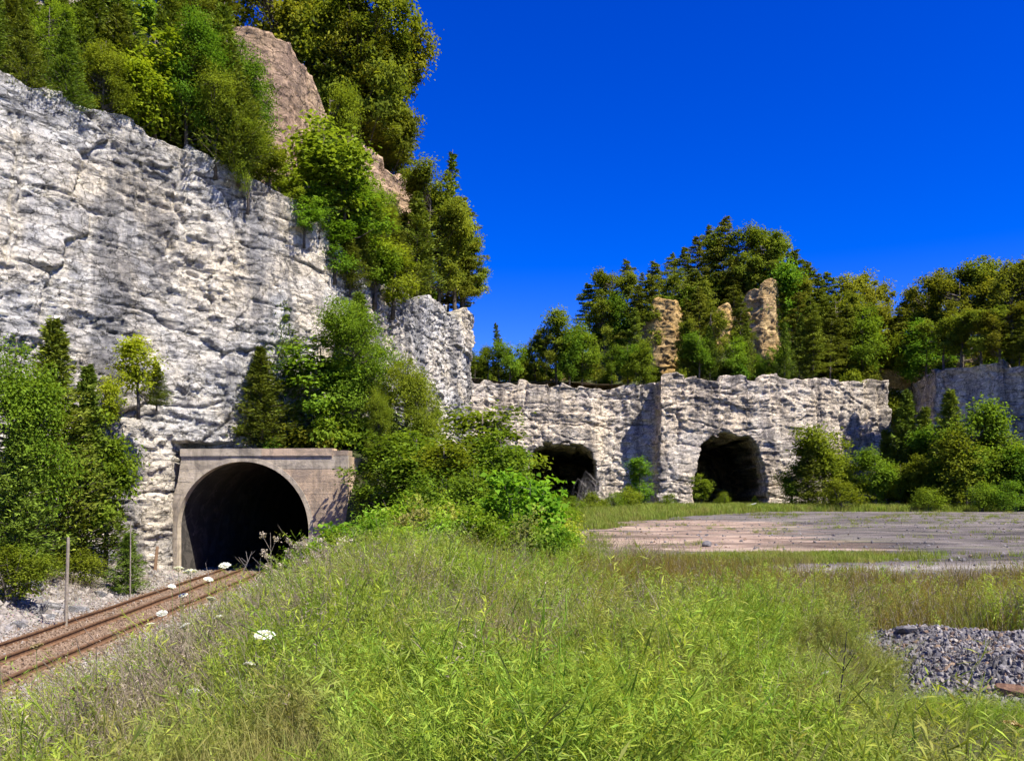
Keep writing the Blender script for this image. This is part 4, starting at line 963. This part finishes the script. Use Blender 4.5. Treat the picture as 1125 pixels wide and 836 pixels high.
# dry stalks in patches
x, y = cand(26000, 3.8, 40, rng); pn = fbm(x*.28+3, y*.28, 75)
dn = bank(x, y)*np.clip((sst(.05, .45, pn)+.10)*sst(5.5, 9, y)+.75*np.exp(-((x+4.5)/3.0)**2-((y-13)/3.5)**2)+.55*sst(-1.8, -3.6, x)*sst(5, 7, y)*sst(18, 12, y)+.45*sst(0, 4, x)*sst(10.5, 14, y)+.35*sst(6, 4.4, x-xc(y)), 0, 1)
keep = rng.random(len(x)) < dn*.8
xt = rng.uniform(-10.5, -3.9, 1500); yt = rng.uniform(16, 50, 1500)
pos = np.concatenate([put(x, y, keep, -.02), put(xc(yt)+xt, yt, fbm(xt*.5, yt*.5, 76) > -.1, -.02)]); n = len(pos)
dm = [grass_mesh(s, M['dry'], 18, .62, .0035, .12, .6) for s in (4, 5, 6)]+[weed_mesh(s, M['dry'], 5, .7, 22, .035, .25, .25) for s in (7, 8, 9)]
scatter('dry_stalks', dm, pos, rots(n, .25, rng), scls(n, .55, 1.45, rng)*(1-.7*sst(1.8, 3.3, pos[:, 0])*sst(12, 8, pos[:, 1]))[:, None], 'brown and grey dry stalks in patches among the weeds', 'dry weeds')
# tall olive grass before the yard on the right
x = rng.uniform(-1, 17, 17000); y = rng.uniform(11.5, 23, 17000)
keep = (rng.random(len(x)) < (bank(x, y) > .1)*sst(11.5, 15, y+.12*x)*np.clip(.75+.6*fbm(x*.4, y*.4, 77), .2, 1)*sst(-1, 4, x))
pos = put(x, y, keep, -.02); n = len(pos)
om = [grass_mesh(s, M['grass_olive'], 26, .8, .006, .13, .3) for s in (7, 8, 9)]+[weed_mesh(9, M['grass_olive'], 4, .7, 20, .06, .2)]
scatter('tall_grass', om, pos, rots(n, .1, rng), scls(n, .55, 1.1, rng), 'tall olive grass along the near edge of the gravel yard', 'grass')
# low grass: strip before the far wall, along the left edge of the yard and tufts in the yard
x = rng.uniform(-8, 80, 60000); y = rng.uniform(26, 132, 60000)
yd_ = yard_d(x, y); keep = (yd_ < .3) & (x > PX(500, y)) & (x < PX(1150, y)) & (rng.random(len(x)) < np.where(y > 100, 1, .5))
p1 = put(x, y, keep, -.02)
x = 8.8+rng.normal(size=2200)*2.2; y = 28.3+.15*(x-8)+rng.normal(size=2200)*.9; p2 = put(x, y, np.ones(len(x), bool), 0.02)
x = rng.uniform(3, 60, 9000); y = 21+87*rng.random(9000)**1.5; ydd = yard_d(x, y); p3 = put(x, y, (ydd > 0) & ((fbm(x*.3, y*.5, 79) > .3) | (rng.random(9000) < .7*np.exp(-ydd/1.2))), .02)
lm = [grass_mesh(s, M['grass_green'], 22, .42, .016, .22, .4) for s in (10, 11, 12)]
for nm, pp, lb in (('low_grass', p1, 'low green grass strip at the foot of the far wall'), ('grass_strip', np.concatenate([p2, p3]), 'thin low grass growing in the gravel yard')):
    n = len(pp); sc_ = scls(n, .7, 1.3, rng)*(1+.9*sst(60, 110, pp[:, 1]))[:, None]*(0.5 if nm == 'grass_strip' else 1); scatter(nm, lm, pp, rots(n, .12, rng), sc_, lb, 'grass')
# undergrowth on the shelf, rims and slopes
def surf_pts(o, n, zmin, seed, cond):
    r = np.random.default_rng(seed); b = o.bound_box; out = []
    x0, x1, y0, y1 = b[0][0], b[6][0], b[0][1], b[6][1]; tree = bvh(o)
    for _ in range(n):
        x_, y_ = r.uniform(x0, x1), r.uniform(y0, y1)
        if not cond(x_, y_): continue
        h = tree.ray_cast(Vector((x_, y_, 200)), Vector((0, 0, -1)))
        if h[0] is not None: out.append(tuple(h[0]))
    return np.array(out)
um = [broadleaf(s, 1.5, 1.1, 30, 30, .2, M[q], base=0, multi=True, clump=.28)[1] for s, q in ((31, 'leaf_green'), (32, 'leaf_olive'), (33, 'leaf_green'))]
pu = np.concatenate([surf_pts(HL, 2600, 0, 1, lambda a, b_: a > PX(-60, b_) and poly_dist(LEFT, np.array([a]), np.array([b_]))[0] < 26),
                     surf_pts(HB, 2600, 0, 2, lambda a, b_: b_ < 178 and a > -12 and a < PX(1160, b_) and poly_dist(BACK, np.array([a]), np.array([b_]))[0] < 34),
                     surf_pts(TER, 160, 0, 3, lambda a, b_: b_ > 52.9)])
n = len(pu); uscl = scls(n, .6, 1.5, rng)*(1+.5*sst(100, 130, pu[:, 1]))[:, None]
scatter('undergrowth', um, pu-np.array([0, 0, .1]), rots(n, .1, rng), uscl, 'low green undergrowth covering the ledges and wooded slopes', 'undergrowth')
# brush on the bank behind the weeds
x = rng.uniform(-9.5, 8, 1500); y = rng.uniform(21, 62, 1500)
t_ = x-xc(y); keep = (t_ > 7) & (yard_d(x, y) < -.4) & (rng.random(1500) < .8) & (x < np.interp(y, [21, 44, 62], [1.6, 2.0, 5.0])); pos = put(x, y, keep, -.05); n = len(pos)
bm_ = [broadleaf(s, 1.3, .8, 26, 40, .09, M[q], base=0, multi=True, clump=.28)[1] for s, q in ((41, 'leaf_green'), (42, 'leaf_bright'), (43, 'weed'))]
scatter('brush', bm_, pos, rots(n, .1, rng), scls(n, .6, 1.2, rng), 'tangled green brush behind the crest of the weedy bank', 'undergrowth')

# ballast and rubble
sp_ = [stone_mesh(s, M['stone_pale']) for s in (1, 2, 3)]; sr_ = [stone_mesh(s, M['stone_rust']) for s in (4, 5, 6)]
y = 6*(58/6)**rng.random(34000); t_ = rng.normal(size=34000)*2.1-.4; x = xc(y)+t_; k = (np.abs(t_) < 5.2) & (np.abs(np.abs(t_)-.755) > .1); pos = put(x, y, k, .025); n = len(pos); t_ = t_[k]
pk = np.where(np.abs(t_+.6) < 2.0+rng.normal(size=n)*.4, RNG.integers(3, 6, n), RNG.integers(0, 3, n))
sc_ = rng.uniform(.03, .075, n)
scatter('ballast', sp_+sr_, pos, rng.uniform(0, 6.28, (n, 3)), np.stack([sc_]*3, 1), 'crushed stone ballast around the railway track, rust stained', 'ballast', pk)
y = rng.uniform(14, 50, 5200); t_ = -rng.uniform(3.6, 10, 5200); x = xc(y)+t_; pos = put(x, y, np.ones(5200, bool), .03); n = len(pos); sc_ = .05+.22*rng.random(n)**4
scatter('rubble', sp_+[stone_mesh(7, M['stone_grey'])], pos, rng.uniform(0, 6.28, (n, 3)), np.stack([sc_]*3, 1), 'pale broken rubble between the track and the cliff foot', 'rubble')
# gravel heap at the right: a low mound and its loose stones
hx = np.arange(HEAP[0]-3, HEAP[0]+3, .12); hy = np.arange(HEAP[1]-3, HEAP[1]+3, .12); HX, HY = np.meshgrid(hx, hy); hd = heap_d(HX, HY)
def heap_z(x, y): return gz(x, y)+.36*sst(-.12, .4, heap_d(x, y))+.06*fbm(x*2.2, y*2.2, 62)-.03
HZ = heap_z(HX, HY); hm = (hd[:-1, :-1] > -.12) & (hd[1:, 1:] > -.12)
me = mesh_np('gravel_heap', np.stack([HX, HY, HZ], -1).reshape(-1, 3), grid_faces(len(hy), len(hx), hm), M['stone_dark'], True)
tag(obj('gravel_heap', me), 'low dark gravel heap at the edge of the weeds', 'gravel heap', kind='structure')
n = 32000; x = rng.uniform(HEAP[0]-2.7, HEAP[0]+1.5, n); y = rng.uniform(HEAP[1]-2.8, HEAP[1]+2.8, n); k = heap_d(x, y) > -.05+rng.normal(size=n)*.08; x, y = x[k], y[k]; n = len(x)
sc_ = .008+.036*rng.random(n)**4
sd_ = [stone_mesh(s, M[q]) for s, q in ((11, 'stone_grey'), (12, 'stone_dark'), (13, 'stone_grey'), (14, 'stone_pale'), (15, 'stone_dark'), (16, 'stone_dark'), (17, 'stone_grey'), (18, 'stone_rust'))]
scatter('loose_gravel', sd_, np.stack([x, y, heap_z(x, y)+.01], 1), rng.uniform(0, 6.28, (n, 3)), np.stack([sc_*1.3, sc_, sc_*.8], 1), 'loose grey stones covering the gravel heap', 'gravel')
x = rng.uniform(4, 40, 4200); y = 22+60*rng.random(4200)**1.6; k = yard_d(x, y) > 0; pos = put(x, y, k, .05); n = len(pos); sc_ = .02+.09*rng.random(n)**5
scatter('yard_stones', sd_[:3]+sd_[4:], pos, rng.uniform(0, 6.28, (n, 3)), np.stack([sc_]*3, 1), 'scattered stones on the quarry yard', 'stones')

# ------------------------------------------------------------------ single small things
def boulder(name, x, y, s, mat, label, seed, cat='boulder', z=None, sq=(1, 1, 1)):
    me = stone_mesh(seed, mat, 3); o = obj(name, me); o.location = (x, y, (gz1(x, y) if z is None else z)+s*.25); o.scale = (s*sq[0], s*sq[1], s*sq[2]); o.rotation_euler = (random.uniform(-.2, .2), random.uniform(-.2, .2), random.uniform(0, 6.28))
    return tag(o, label, cat)
for i, (px, py, s, lb) in enumerate([(40, 672, .42, 'grey angular boulder beside the wooden post'), (58, 668, .35, 'dark boulder touching the wooden post'), (52, 680, .28, 'small grey rock in front of the boulders by the post'), (22, 690, .3, 'pale flat rock near the loose rail'),
                                     (88, 672, .35, 'pale slab right of the wooden post'), (35, 648, .45, 'pale rock under the scrubby bush'), (110, 655, .3, 'rock lying left of the round cedar bush'), (118, 600, 1.3, 'large grey rock mass below the sapling at the cliff foot'), (105, 615, 1.0, 'broken rock block at the cliff foot')]):
    x, y, z = ground_hit(px, py, 0); boulder('boulder', x, y, s, M['boulder'], lb, 40+i, sq=(1.1, 1, 1.0))
x, y, z = ground_hit(1100, 776); boulder('rock', 4.4, 7.45, .11, M['rustchunk'], 'rust-brown rock chunk at the front of the gravel heap', 60, 'rock', heap_z(np.array([4.45]), np.array([7.5]))[0], (1.5, .8, .9))
boulder('rock', 4.75, 10.3, .13, M['stone_dark'], 'dark round stone at the back left of the gravel heap', 61, 'rock', heap_z(np.array([4.75]), np.array([10.3]))[0])
boulder('rock', 5.3, 10.8, .12, M['stone_dark'], 'dark stone on the back edge of the gravel heap', 62, 'rock', heap_z(np.array([5.3]), np.array([10.8]))[0])
x, y, z = ground_hit(756, 624); boulder('rock', x, y, .33, M['stone_pale'], 'pale rock lying at the near edge of the yard', 63, 'rock', None, (1.5, 1, .8))
x, y, z = ground_hit(776, 601); boulder('rock', x, y, .3, M['stone_dark'], 'small dark rock in the middle of the yard', 64, 'rock')
# posts
def post(name, px, py_b, py_t, r, mat, label, Y, lean=0.0, square=False):
    x = PX(px, Y); zb = gz1(x, Y)-.2; zt_ = PZ(py_t, Y); m = MB(); n = 4 if square else 8
    k = [(0, 0, 0), (lean*.33, 0, (zt_-zb)*.33), (lean*.7, 0, (zt_-zb)*.7), (lean, 0, zt_-zb-.03), (lean, 0, zt_-zb)]
    m.tube(k, [r*1.1, r, r*.95, r*.9, r*.7], n); o = obj(name, m.build(name, mat)); o.location = (x, Y, zb); return tag(o, label, 'post')
post('wooden_post', 72, 682, 590, .06, M['post'], 'leaning grey wooden post at the side of the track', 31.0, .1)
post('thin_pole', 143, 650, 572, .03, M['post'], 'thin grey pole in front of the round cedar bush', 39.0, .02)
post('timber_post', 170, 640, 600, .12, M['postbrown'], 'short brown timber post leaning on the portal buttress', 49.4, .15, True)
# white umbels
def umbel_mesh(seed, mat, r=.055, n=150):
    g = np.random.default_rng(seed); a = g.uniform(0, 6.28, n); q = np.sqrt(g.random(n))*r; C = np.stack([q*np.cos(a), q*np.sin(a), .012*np.cos(q/r*2)+g.normal(size=n)*.003], 1)
    return cloud('flower_head', [leaves(C, rnd(g, n)*np.array([1, 1, .2]), unit(np.array([0, 0, 1.])+g.normal(size=(n, 3))*.4), np.full(n, .02), np.full(n, .016), g.random(n))], mat)
UM = [umbel_mesh(s, M['flower']) for s in (1, 2)]; TM = [umbel_mesh(s, M['tanhead'], .05, 130) for s in (3, 4)]
def flower(px, py, h, size, label, *, Y=None, meshes=UM, mat='stem_green', name='wild_carrot', group=None, tl=None):
    x, y, z = ground_hit(px, py, h)
    if Y: x, y = PX(px, Y), Y; z = gz1(x, y); h = PZ(py, Y)-z
    m = MB(); bx, by = random.uniform(-.08, .08), random.uniform(-.08, .08)
    root = empty(name, (x+bx, y+by, z))
    tip = Vector((-bx, -by, h)); m.tube([(0, 0, -.05), tip*.5+Vector((.01, .02, 0)), tip], [.006, .005, .003], 5)
    for k in range(10):
        a = k*.628; m.tube([tip, tip+Vector((math.cos(a)*.03*size, math.sin(a)*.03*size, .03)), tip+Vector((math.cos(a)*.045*size, math.sin(a)*.045*size, .042))], .0015, 3, False)
    obj('stem', m.build('stem', M[mat]), root); o = obj('flower_head', random.choice(meshes), root); o.location = tip+Vector((0, 0, .045)); s_ = size; o.scale = (s_, s_, s_)
    o.rotation_euler = tl if tl else (random.uniform(.1, .55), random.uniform(-.3, .3), random.uniform(0, 6))
    tag(root, label, 'flower', group)
for px, py, Y_, s_, lb in [(290, 703, 7.0, 1.5, 'largest white umbel flower above the bank left of centre'), (274, 735, 7.0, .9, 'white umbel flower below the largest one'), (212, 765, 7.2, .9, 'white umbel flower low on the bank near the dry grass'),
                          (209, 632, 9.5, 1.4, 'bright white umbel in front of the portal foot'), (196, 628, 10.2, 1.1, 'pale umbel at the portal left jamb'), (247, 625, 9.8, 1.2, 'white umbel over the rails before the tunnel mouth'), (229, 640, 10.5, 1.0, 'white umbel just above the rail near the tunnel'),
                          (201, 658, 9.6, .9, 'white umbel above the middle of the rails'), (178, 678, 9.2, 1.0, 'white umbel at the near rail'), (232, 662, 9.0, .9, 'white umbel on the bank edge below the tunnel mouth'), (203, 692, 8.6, 1.0, 'white umbel on the upper bank by the ballast'), (165, 690, 9.4, .9, 'white umbel low beside the near rail'),
                          (240, 682, 8.8, .8, 'small white umbel between the rails and the largest umbel'), (189, 648, 10.0, .8, 'tiny white umbel left of the bright one at the portal foot'), (906, 745, 7.4, .8, 'white flower left of the gravel heap in the weeds'), (640, 722, 8.0, .6, 'small white flower in the middle of the weeds'), (612, 829, 5.2, .5, 'pale flower at the bottom edge of the picture'), (627, 785, 6.0, .5, 'pale small flower near the bottom centre')]:
    flower(px, py, 0, s_, lb, Y=Y_)
for px, py, h, lb in [(40, 714, 8.5, 'tan umbel in front of the rails'), (82, 762, 8.0, 'brown umbel seed head left of the dry grass'), (118, 762, 8.0, 'red-brown umbel seed head in the dry grass'), (68, 790, 7.6, 'tan umbel seed head at the lower left'), (72, 768, 8.2, 'greenish umbel beside the brown seed head')]:
    flower(px, py, 0, 1.2, lb, meshes=TM, name='seed_umbel', Y=h)
flower(1113, 805, .45, 1.1, 'pale yellow umbel below the rust-brown rock chunk', meshes=TM)
# fluffy seeding thistles in front of the tunnel mouth
def thistle(px, Y, py, label, seed, spread=.3, nb=9):
    r = random.Random(seed); g = np.random.default_rng(seed); x, y = PX(px, Y), Y; z = gz1(x, y); h = PZ(py, Y)-z; root = empty('thistle', (x, y, z)); m = MB(); parts = []
    m.tube([(0, 0, -.05), (.02, .01, h*.5), (0, 0, h)], [.012, .009, .004], 5)
    for i in range(nb):
        u = r.uniform(.4, 1); a = r.uniform(0, 6.28); b_ = Vector((0, 0, h*u*.9)); t = b_+Vector((math.cos(a)*spread*r.uniform(.2, 1), math.sin(a)*spread*r.uniform(.2, 1), h*.16)); m.tube([b_, b_.lerp(t, .6), t], [.005, .004, .003], 4, False)
        n = 46; C = np.array(t)+g.normal(size=(n, 3))*.035; parts.append(leaves(C, rnd(g, n), rnd(g, n), np.full(n, .05), np.full(n, .025), g.random(n)))
    obj('stem', m.build('stem', M['post']), root); obj('seed_head', cloud('seed_head', parts, M['seedhead']), root); tag(root, label, 'thistle')
thistle(297, 19, 585, 'tall seeding thistle in front of the tunnel mouth', 1, .25, 10)
thistle(330, 18.5, 596, 'bushy seeding thistle right of the tall one', 2, .45, 14)
thistle(350, 18, 598, 'brown seeding thistle below the portal right side', 3, .45, 12)
thistle(370, 18.5, 594, 'fluffy thistle near the bramble by the portal', 4, .4, 10)
# bare stems and dead brush
def twigs(name, px, py, h, label, mat, seed, nb=8, lean=0.0, r0=.012, droop=0.0, Y=None):
    r = random.Random(seed)
    if Y is None: x, y, z = ground_hit(px, py, 0)
    else: x, y = PX(px, Y), Y; z = gz1(x, y)
    m = MB(); tip = Vector((lean, 0, h)); m.tube([(0, 0, -.1), tip*.4+Vector((-.12*lean, 0, 0)), tip*.75, tip], [r0, r0*.8, r0*.55, r0*.25], 6)
    for i in range(nb):
        b_ = tip*r.uniform(.3, .9); a = r.uniform(0, 6.28); l = h*r.uniform(.18, .45); d = Vector((math.cos(a), math.sin(a)*.6, .9)).normalized()
        e = b_+d*l; f_ = e+Vector((d.x*.5, d.y*.5, -.9))*l*droop; m.tube([b_, b_.lerp(e, .6), e]+([e.lerp(f_, .5)+Vector((0, 0, .1*l)), f_] if droop else []), [r0*.4, r0*.32, r0*.24]+([r0*.2, r0*.1] if droop else []), 4, False)
    o = obj(name, m.build(name, mat)); o.location = (x, y, z); return tag(o, label, 'dead plant')
twigs('bare_stem', 917, 835, .98, 'dark bare stem rising from the weeds left of the gravel heap', M['darkstem'], 1, 3, .09, .009, 0, 6.3)
twigs('bare_stem', 262, 640, 1.9, 'pale bare stem leaning across the tunnel mouth', M['deadwood'], 2, 5, .7, .03, 0, 44)
twigs('bare_stem', 284, 640, 1.6, 'grey branching dead weed in the tunnel mouth', M['deadwood'], 3, 9, .1, .02, 0, 43)
twigs('bare_stem', 232, 640, 1.3, 'short grey dead weed at the left of the tunnel mouth', M['deadwood'], 4, 4, -.3, .02, 0, 44)
for i, (px, Y, h, lb) in enumerate([(640, 100, 3.6, 'drooping grey dead shrub before the left mine opening'), (651, 101, 4.2, 'arching dead branches at the right side of the left mine opening')]):
    twigs('dead_shrub', px, 0, h, lb, M['deadwood'], 20+i, 40, .5, .035, 1.5, Y)
m = MB(); m.tube([(-1.6, 0, .15), (-.4, .1, .5), (.9, 0, .9)], [.14, .12, .05], 6); m.tube([(-.4, .1, .5), (.6, .3, .3), (1.4, .2, .1)], [.1, .08, .04], 6)
o = obj('fallen_branch', m.build('fallen_branch', M['paletwig'])); o.location = (PX(824, 118), 118, gz1(PX(824, 118), 118)+.1); tag(o, 'bleached fallen branch before the right mine opening', 'branch')
